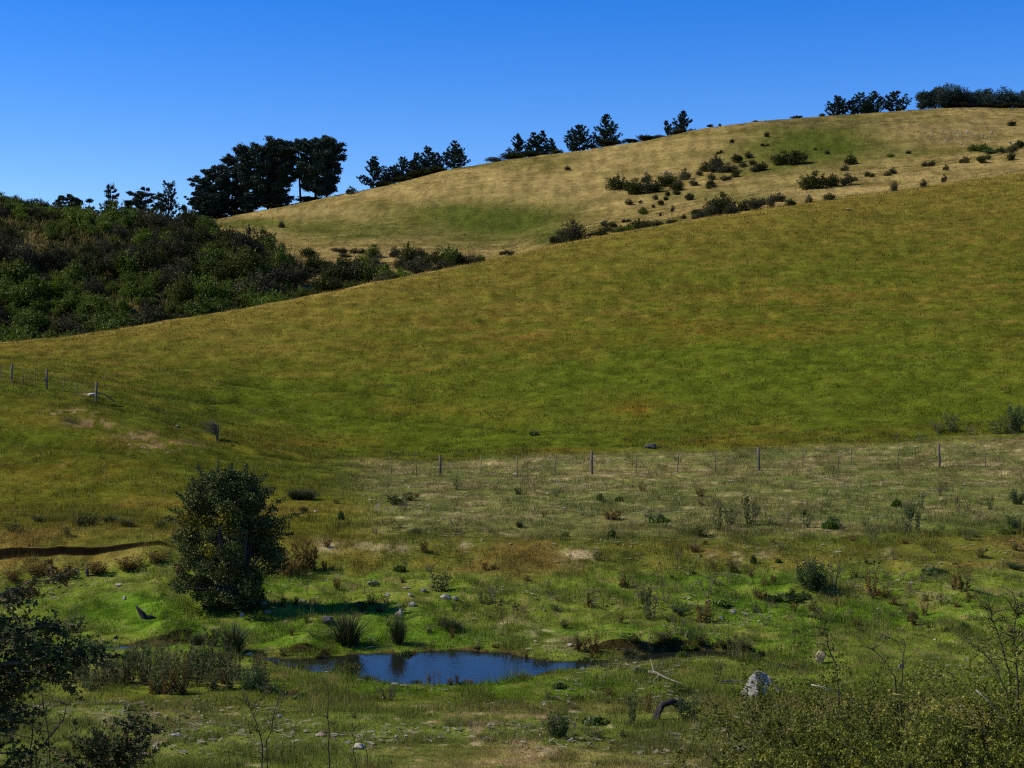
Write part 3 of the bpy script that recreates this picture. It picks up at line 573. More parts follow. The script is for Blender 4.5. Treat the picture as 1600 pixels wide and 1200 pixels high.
def old_pine(h, w, seed, bare=0.25, top=0.5, leaf=0.6, nl=26, lean=0.0, flat=0.85):
    """old open-grown pine: tall stem, heavy limbs, needle masses in separate pads"""
    rng = np.random.default_rng(seed); T = Tubes(); Vs, Fs = [], []; n0 = 0
    ax = lambda q: np.array([0.02 * h * math.sin(q * 3 + seed) + lean * h * q, 0.015 * h * math.cos(q * 2.5 + seed), h * q])
    T.add([ax(q) for q in np.linspace(-0.02, 0.95, 9)], h * 0.020, h * 0.005, 6)
    for k in range(nl):
        q = bare + (0.97 - bare) * (k + rng.uniform(0, 1)) / nl
        f = max(.72, math.sin(min(1, (q - bare * 0.4) / (0.75 - bare * 0.4)) * math.pi / 2)) if q < 0.75 else 1 - (1 - top) * (q - 0.75) / 0.25
        L = w * 0.5 * f * (0.5 + 0.5 * min(1, q / 0.22)) * rng.uniform(0.55, 1.15); a = rng.uniform(0, 2 * math.pi) if k % 3 else rng.choice([0, math.pi]) + rng.normal(0, .4)
        p0 = ax(q * 0.94); s = np.linspace(0, 1, 5); rise = rng.uniform(0.05, 0.55)
        B = p0 + np.stack([np.cos(a) * L * s, np.sin(a) * L * s, L * rise * s ** 1.4], 1)
        T.add(B, 0.006 * h, 0.03, 4)
        for s1 in (0.35, 0.55, 0.75, 0.9, 1.03):
            if rng.random() < 0.15: continue
            c = np.array([np.interp(s1, s, B[:, j]) for j in range(3)]) + rng.normal(0, 0.5, 3) * [1, 1, 0.5]
            r = rng.uniform(0.55, 1.25) * h / 27 * (1.1 if s1 > .5 else .8)
            dv = rand_dirs(int(95 * (r * 27 / h) ** 2) + 40, rng); P = c + dv * rng.uniform(0.1, 1.0, (len(dv), 1)) ** 0.6 * np.array([r * 1.35, r * 1.35, r * flat]) * (1 + 0.3 * rng.normal(size=(len(dv), 1)))
            a_ = dv * [1, 1, 0.6] + [0, 0, 0.5]; V, Fc = leaf_tris(P, leaf, rng, 0.45); Vs.append(V); Fs.append(Fc + n0); n0 += len(V)
    c = ax(0.96)
    for k in range(5):
        V, Fc = blob_leaves(c + rng.normal(0, 1, 3) * [w * .12, w * .12, .6], h / 27 * 1.2, 90, rng, leaf, .5, .7, .1); Vs.append(V); Fs.append(Fc + n0); n0 += len(V)
    return T, np.concatenate(Vs), np.concatenate(Fs)
def lump_tree(h, w, seed):
    rng = np.random.default_rng(seed); T = Tubes(); Vs, Fs = [], []; n0 = 0
    T.add([(0, 0, -.5), (.1, 0, h * .4), (0, .1, h * .8)], .35, .1, 6)
    for k in range(34):
        a = rng.uniform(0, 6.28); r = w * .5 * math.sqrt(rng.random()) * .82; z = h * rng.uniform(.12, .86) * math.sqrt(max(0.05, 1 - (r / (w * .56)) ** 2)) + h * .04
        rr = rng.uniform(.09, .17) * w; c = np.array([r * math.cos(a), r * math.sin(a), z]); T.add([(0, 0, z * .5), c * [.5, .5, .8], c], .10, .03, 4)
        V, Fc = blob_leaves(c, rr, 330, rng, .52, .45, .85, .15); V[:, 2] = np.maximum(V[:, 2], 0); Vs.append(V); Fs.append(Fc + n0); n0 += len(V)
    return T, np.concatenate(Vs), np.concatenate(Fs)
def plant_tree(name, parts, mat, bark, pos, label, cat='tree', group=None, rz=0, sc=1):
    T, V, Fc = parts
    e = empty(name, pos, rz, sc); tag(e, label, cat, group)
    link('trunk', T.mesh('trunk', bark), e); link('crown', new_mesh('crown', V, Fc, mat), e)
    return e
def sky_spot(u, d_over=4.0):
    """a spot on the ridge at this column"""
    d = float(node_d(16, u)) + d_over; x = (u - CX) / F * d; return np.array([x, d, float(hz(x, d))])
def height_for(pos, v_top): return (VH - v_top) / F * pos[1] + CZ - pos[2]

# the tall old pines on the ridge
G = 'tall old pines on the ridge'
for k, (u, vt, wpx, bare, top, do, lab) in enumerate([
        (318, 302, 44, .02, .6, -6, 'small low pine at the foot of the tall stand, leftmost of it'),
        (338, 262, 62, .02, .55, 2, 'stooping old pine at the left end of the tall stand'),
        (364, 240, 60, .03, .6, 10, 'old pine with sloping crown, third from the left of the tall stand'),
        (396, 222, 56, .04, .7, 0, 'broad old pine left of centre in the tall ridge stand'),
        (418, 224, 50, .10, .7, 12, 'old pine with bare stem standing behind the centre of the tall stand'),
        (437, 214, 48, .05, .7, 2, 'tall rounded pine just left of the sky gap in the ridge stand'),
        (468, 215, 40, .42, .9, 4, 'bare stemmed pine with a high tuft, right of the sky gap'),
        (494, 212, 60, .08, .85, -2, 'tall spreading pine near the right end of the ridge stand'),
        (512, 213, 44, .06, .8, 7, 'tallest right hand pine of the ridge stand, against open sky')]):
    ps = sky_spot(u, do); ps[2] -= 0.4
    plant_tree('pine_tree', old_pine(height_for(ps, vt + 3), wpx * 1.08 * ps[1] / F, 40 + k, bare, top, nl=74 if k != 6 else 30), PINE, PBARK, ps, lab, group=G)
# younger pines along the skyline
for k, (u, vt, wpx, sd, pw, rg, do, lab) in enumerate([
        (583, 245, 48, 3, .75, .4, 3, 'young pine standing alone left of the skyline clump'),
        (612, 262, 36, 4, .6, .5, 8, 'low bushy pine at the left end of the skyline clump'),
        (630, 245, 38, 5, .7, .4, 4, 'pointed pine in the left half of the skyline clump'),
        (650, 240, 38, 6, .65, .4, 9, 'blunt topped pine in the middle of the skyline clump'),
        (668, 229, 44, 7, .75, .4, 3, 'tallest pine of the clump left of the lone symmetrical pine'),
        (684, 240, 30, 8, .7, .4, 8, 'thin pine at the right end of the skyline clump'),
        (711, 221, 46, 9, .8, .45, 3, 'symmetrical pine with layered boughs right of the skyline clump'),
        (809, 210, 34, 10, .75, .4, 3, 'leftmost pointed pine of the trio above the golden slope'),
        (834, 207, 34, 11, .7, .4, 3, 'middle pine of the trio above the golden slope'),
        (847, 205, 30, 12, .75, .4, 7, 'slender leader pine of the trio above the golden slope'),
        (860, 218, 24, 13, .7, .4, 3, 'short pine at the right edge of the trio above the golden slope'),
        (905, 196, 50, 14, .55, .3, 2, 'broad rounded pine left of the spire shaped pine'),
        (949, 178, 46, 15, .75, .35, 2, 'spire shaped pine, tallest on the middle skyline'),
        (1068, 174, 42, 16, .95, .4, 2, 'ragged layered pine alone on the bare ridge'),
        (1048, 190, 22, 17, .7, .7, 3, 'wind bent little pine beside the ragged layered pine'),
        (1308, 150, 36, 18, .6, .35, 3, 'leftmost pine of the four on the high crest'),
        (1331, 155, 28, 20, .5, .4, 6, 'lowest pine of the four on the high crest'),
        (1345, 145, 34, 19, .55, .4, 4, 'taller pine second from the right of four on the high crest'),
        (1366, 145, 32, 20, .5, .4, 3, 'round topped pine among the four on the high crest'),
        (1400, 144, 46, 21, .5, .55, 3, 'wind swept pine right of the four on the high crest')]):
    ps = sky_spot(u, do); ps[2] -= 0.3
    tilt = -0.35 if u == 1048 else 0
    plant_tree('pine_tree', conifer(height_for(ps, vt), wpx * ps[1] / F * 1.08, sd, power=pw + .22, ragged=rg * .6, lean=tilt), PINE, PBARK, ps, lab, group='young pines along the skyline')
# dense dark trees on the high crest, far right
for k, (u, vt, wpx, lab) in enumerate([(1462, 136, 56, 'dense dark tree at the left end of the crest belt'), (1482, 130, 60, 'tallest dense dark tree of the crest belt at the far right'), (1520, 139, 60, 'dense rounded tree in the middle of the crest belt'), (1553, 135, 62, 'broad dense tree right of the middle of the crest belt'), (1592, 142, 56, 'dense tree at the right edge of the crest belt'), (1630, 140, 60, 'dense tree past the right edge of the crest belt')]):
    ps = sky_spot(u, 4 + 3 * (k % 2)); ps[2] -= 0.3
    plant_tree('dense_tree', lump_tree(height_for(ps, vt + 2), wpx * 1.2 * ps[1] / F, 70 + k), PINE, PBARK, ps, lab, group='dense dark trees on the crest')
# exotic conifers behind the bush slope
def back_spot(u, d): x = (u - CX) / F * d; return np.array([x, d, float(hz(x, d))])
for k, (u, vt, wpx, d, kind, lab) in enumerate([
        (170, 285, 42, 330, 'cedar', 'layered cedar with pointed top above the bush slope'),
        (228, 299, 54, 330, 'flat', 'flat topped dark tree between the cedar and the feathery spire'),
        (268, 287, 34, 335, 'spire', 'feathery spire shaped conifer right of the flat topped tree'),
        (108, 307, 38, 325, 'flat', 'low flat topped tree on the bush skyline left of the cedar'),
        (138, 307, 22, 325, 'cedar', 'small pointed tree just left of the layered cedar'),
        (200, 313, 16, 330, 'spire', 'thin little tree between the cedar and the flat topped tree'),
        (288, 323, 14, 330, 'spire', 'spindly twiggy sapling right of the feathery spire')]):
    ps = back_spot(u, d); h = height_for(ps, vt); w = wpx * d / F
    pr = conifer(h, w * 1.35, 90 + k, 0.55, 0.05, 0.1, 1.2, 0.8, 0.42, 0, 0.45) if kind == 'cedar' else conifer(h, w * 1.3, 90 + k, 0.4, 0.9, 0.08, 1.0, 0.6, 0.40, 0, 0.3) if kind == 'spire' else old_pine(h, w, 90 + k, 0.15, 0.95, 0.42, 40, 0, 0.4)
    plant_tree('conifer_tree', pr, PINE, PBARK, ps, lab, group='conifers behind the bush slope')

# ------------------------------------------------------------------ shrubs
def shrub_mesh(name, mat, seed, w=2.0, h=1.5, n=1600, leaf=0.2, lobes=9, up=0.3, low=True):
    """unit shrub, base at the origin: leaves over a heap of lobes, reaching the ground"""
    rng = np.random.default_rng(seed); Vs, Fs = [], []; n0 = 0
    for k in range(lobes):
        a = rng.uniform(0, 2 * math.pi); r = math.sqrt(rng.uniform(0, 1)) * w * 0.32
        rr = rng.uniform(0.20, 0.34) * w * (1 if k else 1.3)
        zz = (h - rr * 0.8) * rng.uniform(0.25, 1.0) * (1 - 0.5 * (r / (w * .5)) ** 2) if k else h * 0.4
        V, Fc = blob_leaves((r * math.cos(a), r * math.sin(a), max(zz, rr * .45)), rr, n // lobes, rng, leaf, up, 0.85, 0.35)
        V[:, 2] = np.maximum(V[:, 2], -0.05); Vs.append(V); Fs.append(Fc + n0); n0 += len(V)
    for k in range(26):      # loose sprigs breaking the outline
        a = rng.uniform(0, 6.28); q = rng.uniform(0, 1); e0 = np.array([math.cos(a) * w * .42 * q, math.sin(a) * w * .42 * q, h * (.85 - .5 * q * q)]); dv = np.array([math.cos(a) * q, math.sin(a) * q, 1.0]) * rng.uniform(.12, .34) * h
        P = e0 + dv * rng.uniform(0, 1, (26, 1)) + rng.normal(0, .035, (26, 3)); V, Fc = leaf_tris(P, leaf * .8, rng, .6); Vs.append(V); Fs.append(Fc + n0); n0 += len(V)
    return new_mesh(name, np.concatenate(Vs), np.concatenate(Fs), mat)
KINDS = {'dark': ('dark_shrub', M_DARK), 'grey': ('grey_shrub', M_GREY), 'broom': ('broom_shrub', M_BROOM), 'yel': ('yellow_green_shrub', M_YEL), 'blue': ('blue_green_shrub', M_BLUE)}
PROTO = {k: [shrub_mesh(nm, mt, 100 + 7 * i + hash_i, 2.0, 1.6, 3600 if i < 3 else 2600, 0.115 if k != 'grey' else 0.10, 11 + 4 * (i % 3), 0.5 if k in ('broom', 'grey') else 0.25) for i in range(4)]
         for hash_i, (k, (nm, mt)) in enumerate(KINDS.items())}
def put_shrub(kind, pos, w, h, label, group, rng, cat='shrub'):
    o = link(KINDS[kind][0], PROTO[kind][int(rng.integers(0, 4))], None, pos, rng.uniform(0, 6.28), (w / 2.0, w / 2.0, h / 1.6))
    return tag(o, label, cat, group)
WORDS = {'dark': 'dark evergreen', 'grey': 'grey brown twiggy', 'broom': 'bright green broom', 'yel': 'yellow green', 'blue': 'blue green'}
rng = np.random.default_rng(11)
# bush covered slope on the left
pts = []
tries = 0
while len(pts) < 430 and tries < 30000:
    tries += 1
    u = rng.uniform(-40, 455); d = rng.uniform(212, 294)
    if d < node_d(11, u) + 22 or d > node_d(13, u) + 5: continue
    x = (u - CX) / F * d
    if float(fbm(np.array([x / 7]), np.array([d / 7]), 63, 3)[0]) > 0.66: continue
    if any((x - a) ** 2 + ((d - b) * 0.8) ** 2 < (1.35 if kk == 0 else 1.1) ** 2 * 1.9 for a, b, kk in pts): continue
    pts.append((x, d, 0))
for x, d, _ in pts:
    u = CX + F * x / d; z = float(hz(x, d)); v = VH - F * (z - CZ) / d
    nn = float(fbm(np.array([x / 9]), np.array([d / 9]), 61, 3)[0]) + 0.12 * (v > 440) - 0.06 * (v < 380)
    r = rng.random()
    kind = 'broom' if nn + 0.25 * (r - .5) > 0.53 else ('grey' if r < 0.30 else 'dark')
    if r > 0.955: kind = 'yel'
    w = rng.uniform(1.8, 4.0) if rng.random() < .8 else rng.uniform(4.0, 6.0); h = w * rng.uniform(0.5, 0.95)
    if v < 350: w = min(w, 3.6); h = min(h, 2.3)
    zone = 'at the top of the bush slope' if v < 385 else 'halfway up the bush slope' if v < 450 else 'low on the bush slope'
    put_shrub(kind, (x, d, z - 0.15), w, h, f'{WORDS[kind]} shrub {zone} among many others', f'{WORDS[kind]} shrubs {zone}', rng)
def spot_shrubs(rows, where, dfun, group, jitter=0):
    out = []
    for (u, v, wp, hp, kind) in rows:      # a long low patch is several bushes side by side
        m = max(1, min(4, int(round(wp / (hp * 1.25)))))
        for i in range(m):
            f = (i + .5) / m - .5; k2 = kind if rng.random() < .75 else ('grey' if kind == 'dark' else 'dark' if kind == 'grey' else kind)
            out.append((u + f * wp * .95, v + (rng.normal(0, .12 * hp) if m > 1 else 0), wp / m * rng.uniform(1.05, 1.5) if m > 1 else wp, hp * (rng.uniform(.62, 1.08) if m > 1 else 1), k2))
    for (u, v, wp, hp, kind) in out:
        P = pick(u, v, dfun(u)); w = wp * P[1] / F * 1.15; h = hp * P[1] / F * 1.1
        size = 'big' if wp >= 30 else 'low' if hp < 0.5 * wp else 'small' if wp <= 12 else 'middling'
        P[2] -= 0.06 * h
        put_shrub(kind, P, w, h, f'{size} {WORDS[kind]} shrub {where}', f'{size} {WORDS[kind]} shrubs {where}', rng)
bench = [(492, 425, 50, 32, 'dark'), (530, 440, 60, 42, 'dark'), (470, 442, 50, 36, 'grey'), (560, 442, 55, 45, 'grey'), (510, 462, 60, 42, 'dark'), (590, 425, 36, 30, 'grey'), (583, 402, 24, 24, 'broom'), (566, 440, 46, 48, 'broom'), (600, 442, 30, 35, 'broom'), (625, 450, 44, 28, 'broom'), (605, 455, 40, 32, 'grey'), (618, 402, 22, 20, 'grey'), (638, 414, 28, 40, 'dark'), (655, 404, 24, 20, 'dark'), (650, 426, 44, 28, 'grey'), (628, 420, 26, 24, 'dark'), (672, 416, 52, 30, 'dark'), (700, 414, 44, 36, 'broom'), (725, 414, 50, 30, 'dark'), (745, 409, 26, 15, 'broom'), (700, 425, 44, 22, 'grey'), (670, 430, 34, 22, 'grey'), (560, 396, 26, 11, 'grey'), (530, 394, 30, 11, 'grey'), (540, 402, 20, 9, 'grey'), (482, 404, 30, 20, 'dark'), (540, 425, 40, 26, 'grey'), (580, 418, 30, 22, 'dark'),
         (500, 466, 44, 18, 'yel'), (532, 458, 48, 18, 'yel'), (562, 450, 44, 16, 'yel'), (588, 444, 34, 12, 'yel'), (470, 470, 18, 28, 'broom'), (448, 475, 30, 16, 'broom'), (440, 452, 50, 44, 'grey'), (440, 424, 32, 42, 'broom'), (384, 440, 64, 52, 'yel'), (420, 398, 36, 30, 'broom'), (398, 392, 54, 32, 'dark'), (330, 372, 36, 26, 'grey'), (360, 380, 40, 22, 'broom'), (350, 485, 60, 16, 'blue'), (318, 492, 46, 12, 'blue'), (285, 480, 40, 50, 'yel'), (400, 470, 70, 46, 'grey'), (430, 478, 40, 36, 'dark'), (15, 322, 40, 16, 'dark'), (60, 325, 36, 22, 'grey'), (100, 332, 44, 22, 'dark'), (130, 338, 40, 20, 'grey'), (178, 346, 40, 18, 'broom'), (240, 352, 70, 16, 'broom'), (290, 358, 50, 22, 'broom'), (315, 362, 40, 24, 'grey')]
bench = [(u, v, w_ * (.88 if u > 450 else 1), h_ * (.78 if u > 450 else .9), k_) for u, v, w_, h_, k_ in bench]
spot_shrubs(bench, 'in the gully behind the first crest', lambda u: float(node_d(11, u)) + 14, '')
far = [(887, 266, 9, 7, 'dark'), (965, 296, 34, 20, 'dark'), (980, 298, 15, 14, 'dark'), (994, 303, 28, 22, 'grey'), (1010, 285, 15, 14, 'grey'), (1012, 302, 28, 18, 'dark'), (1025, 300, 22, 16, 'grey'), (1042, 291, 26, 20, 'dark'), (1057, 298, 20, 14, 'dark'), (1070, 281, 20, 16, 'dark'), (1084, 290, 12, 10, 'grey'), (1111, 291, 14, 9, 'grey'), (1102, 268, 18, 14, 'dark'), (1119, 266, 22, 22, 'dark'), (1128, 267, 40, 20, 'grey'), (983, 320, 12, 8, 'grey'), (1001, 318, 7, 5, 'dark'), (1024, 312, 10, 8, 'grey'), (1040, 313, 8, 6, 'dark'), (1033, 321, 11, 8, 'dark'), (1043, 307, 8, 8, 'grey'), (1057, 304, 12, 7, 'grey'), (1078, 312, 12, 10, 'dark'), (1051, 331, 6, 10, 'grey'), (1005, 336, 17, 11, 'broom'), (1021, 325, 6, 5, 'dark'), (1032, 338, 5, 6, 'dark'),
       (1273, 299, 44, 24, 'dark'), (1301, 298, 26, 18, 'grey'), (1323, 300, 18, 18, 'grey'), (1335, 283, 11, 6, 'grey'), (1359, 277, 17, 8, 'dark'), (1391, 272, 19, 9, 'grey'), (1478, 266, 9, 8, 'grey'), (1451, 260, 22, 9, 'grey'), (1507, 255, 15, 10, 'grey'), (1534, 255, 17, 11, 'dark'), (1544, 250, 11, 8, 'grey'), (1530, 238, 34, 12, 'broom'), (1556, 238, 34, 11, 'blue'), (1583, 240, 19, 14, 'grey'), (1593, 232, 15, 12, 'dark'), (1581, 197, 12, 8, 'dark'), (1222, 257, 30, 20, 'dark'), (1244, 257, 34, 20, 'dark'), (1330, 257, 19, 14, 'dark'), (1320, 267, 12, 8, 'dark'), (1293, 241, 7, 6, 'dark'), (1151, 254, 19, 12, 'dark'), (1170, 247, 12, 10, 'dark'), (1124, 240, 10, 5, 'dark'), (1144, 224, 7, 6, 'dark'), (1198, 214, 8, 8, 'dark'), (1185, 266, 25, 12, 'grey'), (1149, 277, 15, 10, 'dark'), (1112, 281, 12, 10, 'grey'), (1111, 294, 17, 9, 'grey'), (1077, 313, 13, 10, 'grey'), (1391, 246, 11, 6, 'broom'), (1419, 240, 9, 5, 'grey'), (1195, 228, 13, 4, 'grey'), (1580, 252, 11, 12, 'grey'), (1136, 282, 17, 8, 'grey'), (1274, 235, 6, 4, 'dark'), (1092, 275, 12, 8, 'grey'), (1160, 262, 14, 8, 'grey'), (1176, 258, 12, 8, 'dark'), (1060, 290, 14, 9, 'grey'),
       (440, 356, 10, 9, 'dark'), (410, 366, 8, 4, 'dark'), (548, 303, 14, 11, 'dark')]
spot_shrubs(far, 'on the golden far hill', lambda u: float(node_d(13, u)) - 12, '')
mid = [(895, 376, 38, 30, 'grey'), (872, 380, 24, 17, 'grey'), (933, 367, 30, 11, 'dark'), (955, 363, 26, 10, 'dark'), (952, 355, 24, 11, 'dark'), (976, 363, 28, 12, 'broom'), (978, 348, 13, 6, 'dark'), (998, 357, 22, 14, 'dark'), (1019, 353, 32, 14, 'grey'), (1049, 354, 17, 9, 'grey'), (1068, 342, 9, 7, 'grey'), (1090, 339, 20, 12, 'grey'), (1111, 337, 28, 17, 'grey'), (1127, 333, 40, 29, 'dark'), (1094, 341, 22, 12, 'grey'), (1162, 331, 26, 16, 'grey'), (1178, 331, 26, 18, 'grey'), (1205, 326, 15, 20, 'grey'), (1217, 315, 20, 13, 'grey'), (1235, 328, 17, 10, 'grey'), (1264, 325, 13, 11, 'grey'), (1296, 319, 17, 11, 'grey'), (1397, 303, 12, 15, 'grey'), (1443, 292, 10, 11, 'grey'), (1475, 285, 8, 12, 'grey'), (1147, 343, 16, 11, 'grey'), (1085, 347, 10, 8, 'grey'), (790, 399, 22, 7, 'grey'), (1140, 334, 20, 14, 'grey'), (1190, 320, 18, 10, 'grey')]
spot_shrubs(mid, 'along the crest of the near hill', lambda u: float(node_d(11, u)) - 3, '')
for (u, wp, hp, kind) in [(600, 40, 9, 'dark'), (630, 40, 9, 'dark'), (660, 44, 11, 'dark'), (685, 36, 9, 'dark'), (770, 30, 9, 'grey'), (800, 40, 11, 'dark'), (830, 36, 10, 'dark'), (870, 26, 8, 'dark'), (925, 24, 9, 'dark'), (945, 30, 12, 'dark'), (965, 22, 8, 'grey'), (985, 26, 8, 'dark'), (1010, 34, 10, 'dark'), (1030, 20, 6, 'grey'), (1060, 30, 8, 'dark'), (1110, 12, 6, 'dark'), (1125, 6, 5, 'dark'), (1180, 10, 3, 'grey'), (1245, 18, 5, 'dark'), (1285, 10, 6, 'dark'), (335, 40, 9, 'dark'), (380, 50, 8, 'dark'), (430, 50, 8, 'dark'), (480, 50, 8, 'dark'), (1570, 50, 8, 'grey'), (1500, 50, 6, 'grey'), (1540, 40, 6, 'grey')]:
    P = sky_spot(u, -1); w = wp * P[1] / F * 1.1; h = hp * P[1] / F * .85
    put_shrub(kind, P, w, h, f'low {WORDS[kind]} shrub growing along the skyline under the pines' if u < 1070 else f'low {WORDS[kind]} shrub on the bare skyline of the high crest', f'low {WORDS[kind]} skyline shrubs ' + ('below the pines' if u < 1070 else 'on the high crest'), rng)

# ------------------------------------------------------------------ small plants of the flats
def weed_meshes(kind, seed):
    """unit plant one metre high: (stem tubes, foliage)"""
    rng = np.random.default_rng(seed); T = Tubes(); Vs, Fs = [], []; n0 = 0
    def put(V, Fc):
        nonlocal n0
        Vs.append(V); Fs.append(Fc + n0); n0 += len(V)
    if kind == 'rush':
        n = 520; a = rng.uniform(0, 6.28, n); r = 0.20 * np.sqrt(rng.uniform(0, 1, n)); sp = rng.uniform(0.5, 3.0, n)
        P = np.stack([r * np.cos(a), r * np.sin(a), np.full(n, -0.02)], 1); H = rng.uniform(0.25, 1.0, n) ** 0.8 * (1 - 0.3 * r / .2)
        M = P + np.stack([np.cos(a) * r * sp * .5, np.sin(a) * r * sp * .5, H * .55], 1); E = P + np.stack([np.cos(a) * r * sp * 1.5, np.sin(a) * r * sp * 1.5, H], 1)
        az = rng.uniform(0, 3.14, n); B = np.stack([np.cos(az), np.sin(az), 0 * az], 1) * 0.011
        V = np.stack([P - B, P + B, M + B * .8, M - B * .8], 1).reshape(-1, 3); put(V, np.arange(4 * n).reshape(-1, 4))
        V = np.stack([M - B * .8, M + B * .8, E + B * .15, E - B * .15], 1).reshape(-1, 3); put(V, np.arange(4 * n).reshape(-1, 4))
        return None, (np.concatenate(Vs), np.concatenate(Fs))
    if kind == 'rosette':
        n = 420; a = rng.uniform(0, 6.28, n); e = rng.uniform(0.0, 1.3, n); r = 0.7 * np.sqrt(rng.uniform(0, 1, n))
        P = np.stack([r * np.cos(a * 1.7), r * np.sin(a * 1.7), rng.uniform(0, 0.35, n) * (1 - r)], 1)
        D = np.stack([np.cos(a) * np.cos(e), np.sin(a) * np.cos(e), np.sin(e)], 1); V, Fc = leaf_quads(P, 0.30, rng, D, 0.5); put(V, Fc)
        return None, (np.concatenate(Vs), np.concatenate(Fs))
    ns = {'thistle': 9, 'dock': 9, 'dry': 8, 'bush': 26, 'bare': 10, 'tuft': 14}[kind]
    for k in range(ns):
        a = rng.uniform(0, 6.28); r = 0.16 * math.sqrt(rng.random()) * (1.6 if kind == 'bush' else 1); h = rng.uniform(0.55, 1.0); sp = rng.uniform(0.05, 0.30) * (1.5 if kind in ('bare', 'bush') else 1)
        s = np.linspace(0, 1, 6); w = rng.normal(0, .02, (6, 2)); w[0] = 0
        B = np.stack([r * math.cos(a) + math.cos(a) * sp * s ** 1.3 + w[:, 0], r * math.sin(a) + math.sin(a) * sp * s ** 1.3 + w[:, 1], -0.03 + h * s], 1)
        T.add(B, 0.012, 0.005, 4)
        at_ = lambda q: np.stack([np.interp(q, s, B[:, j]) for j in range(3)], 1)
        def along(n, lo, hi, jit, size, up, ratio=.4):
            q = rng.uniform(lo, hi, n); P = at_(q) + rng.normal(0, jit, (n, 3)); aa = rng.uniform(0, 6.28, n); D = np.stack([np.cos(aa), np.sin(aa), np.full(n, up)], 1); D /= np.linalg.norm(D, axis=1, keepdims=True)
            V, Fc = leaf_quads(P, size, rng, D, ratio); put(V, Fc)
        if kind == 'thistle':
            along(16, 0.08, 0.9, .012, .13, .5, .38)
            for j in range(3):
                q = rng.uniform(.65, 1.0); p0 = at_(np.array([q]))[0]; e = p0 + np.array([rng.normal(0, .07), rng.normal(0, .07), .09]); T.add([p0, (p0 + e) / 2, e], .005, .004, 3)
                V, Fc = leaf_quads(e + rng.normal(0, .012, (7, 3)), .05, rng, None, .6); put(V, Fc)
        elif kind == 'dock':
            along(46, 0.35, 1.0, .035, .055, .3, .7); along(7, 0.0, 0.35, .03, .18, .4, .35)
        elif kind == 'dry':
            along(14, 0.1, 1.0, .02, .08, .6, .25)
            for j in range(3):
                q = rng.uniform(.4, .9); p0 = at_(np.array([q]))[0]; e = p0 + np.array([rng.normal(0, .1), rng.normal(0, .1), .16]); T.add([p0, (p0 + e) / 2, e], .006, .003, 3); V, Fc = leaf_quads(e + rng.normal(0, .02, (5, 3)), .05, rng, None, .5); put(V, Fc)
        elif kind == 'bush':
            along(60, 0.15, 1.0, .06, .10, .5, .4)
        elif kind == 'tuft':
            along(20, 0.0, 0.9, .05, .22, .9, .18)
        elif kind == 'bare':
            for j in range(5):
                q = rng.uniform(.3, .95); p0 = at_(np.array([q]))[0]; e = p0 + np.array([rng.normal(0, .13), rng.normal(0, .13), rng.uniform(.05, .2)]); T.add([p0, (p0 + e) / 2 + rng.normal(0, .01, 3), e], .006, .003, 3)
            along(4, .5, 1, .02, .04, .4, .5)
    return T, (np.concatenate(Vs), np.concatenate(Fs))
WK = {  # name, geometry, leaf material, stem material, words
 'rush': ('rush_clump', 'rush', M_RUSH, None, 'dark green rush clump'),
 'thistle': ('thistle', 'thistle', M_THIS, M_THIS, 'grey green thistle'),
 'dock': ('dock_plant', 'dock', M_RUST, TWIG, 'rust brown dead dock'),
 'dry': ('dry_weed', 'dry', M_DRY, TWIG, 'straw coloured dry weed'),
 'bush': ('weed_bush', 'bush', M_BLUE, M_THIS, 'bushy blue green weed'),
 'tuft': ('grass_tussock', 'tuft', M_YEL, M_DRY, 'rough yellow green grass tussock'),
 'nettle': ('nettle_patch', 'rosette', M_WEED, None, 'fresh green broad leaved weed'),
 'bare': ('bare_plant', 'bare', M_DRY, DARKTWIG, 'dark twiggy bare plant'),
 'rusttuft': ('grass_tussock', 'tuft', M_RUST, M_DRY, 'rusty brown grass tussock'),
}
WP = {}
def put_weed(kind, u, v, wp, hp, where, rng, label=None, dmin=26.5, pos=None):
    nm, geo, lm, smt, words = WK[kind]
    P = pick(u, v, dmin) if pos is None else np.array(pos); h = hp * P[1] / F * 1.05
    h0 = {'rush': .9, 'rosette': .6, 'thistle': .95, 'dock': .95}.get(geo, .95); w0 = {'rush': .95, 'rosette': 1.7, 'bush': 1.0, 'tuft': .9}.get(geo, .75)
    w = wp * P[1] / F
    vi = int(rng.integers(0, 3)); key = (kind, vi)
    if key not in WP:
        T, fo = weed_meshes(geo, 300 + vi + 10 * list(WK).index(kind))
        WP[key] = (T.mesh('stem', smt) if T else None, new_mesh(nm if T is None else 'foliage', fo[0], fo[1], lm))
    sm_, fm = WP[key]; sc = (w / w0, w / w0, h / h0); rz = rng.uniform(0, 6.28)
    size = 'large' if hp >= 40 or wp >= 40 else 'small' if hp <= 18 and wp <= 18 else 'medium'
    lab = label or f'{size} {words} {where}'; grp = None if label else f'{size} {words} plants {where}'
    P = P - [0, 0, 0.02]
    if sm_ is None:
        o = link(nm, fm, None, P, rz, sc)
    else:
        o = empty(nm, P, rz, sc); link('stem', sm_, o); link('foliage', fm, o)
    return tag(o, lab, 'plant', grp)
rng = np.random.default_rng(21)
def zone(u, v):
    if v < 755: return 'beside the far fence'
    if v < 845: return 'on the flat below the fence' if u > 550 else 'on the rough left terrace'
    if v < 900: return 'on the brown bank'
    if v < 1000: return 'on the green ground above the stream' if u > 800 else 'on the green ground around the hawthorn'
    if u < 430 and v > 1040: return 'in the thistle stand before the stream'
    if v < 1065: return 'at the edge of the pond'
    return 'on the near bank below the pond'
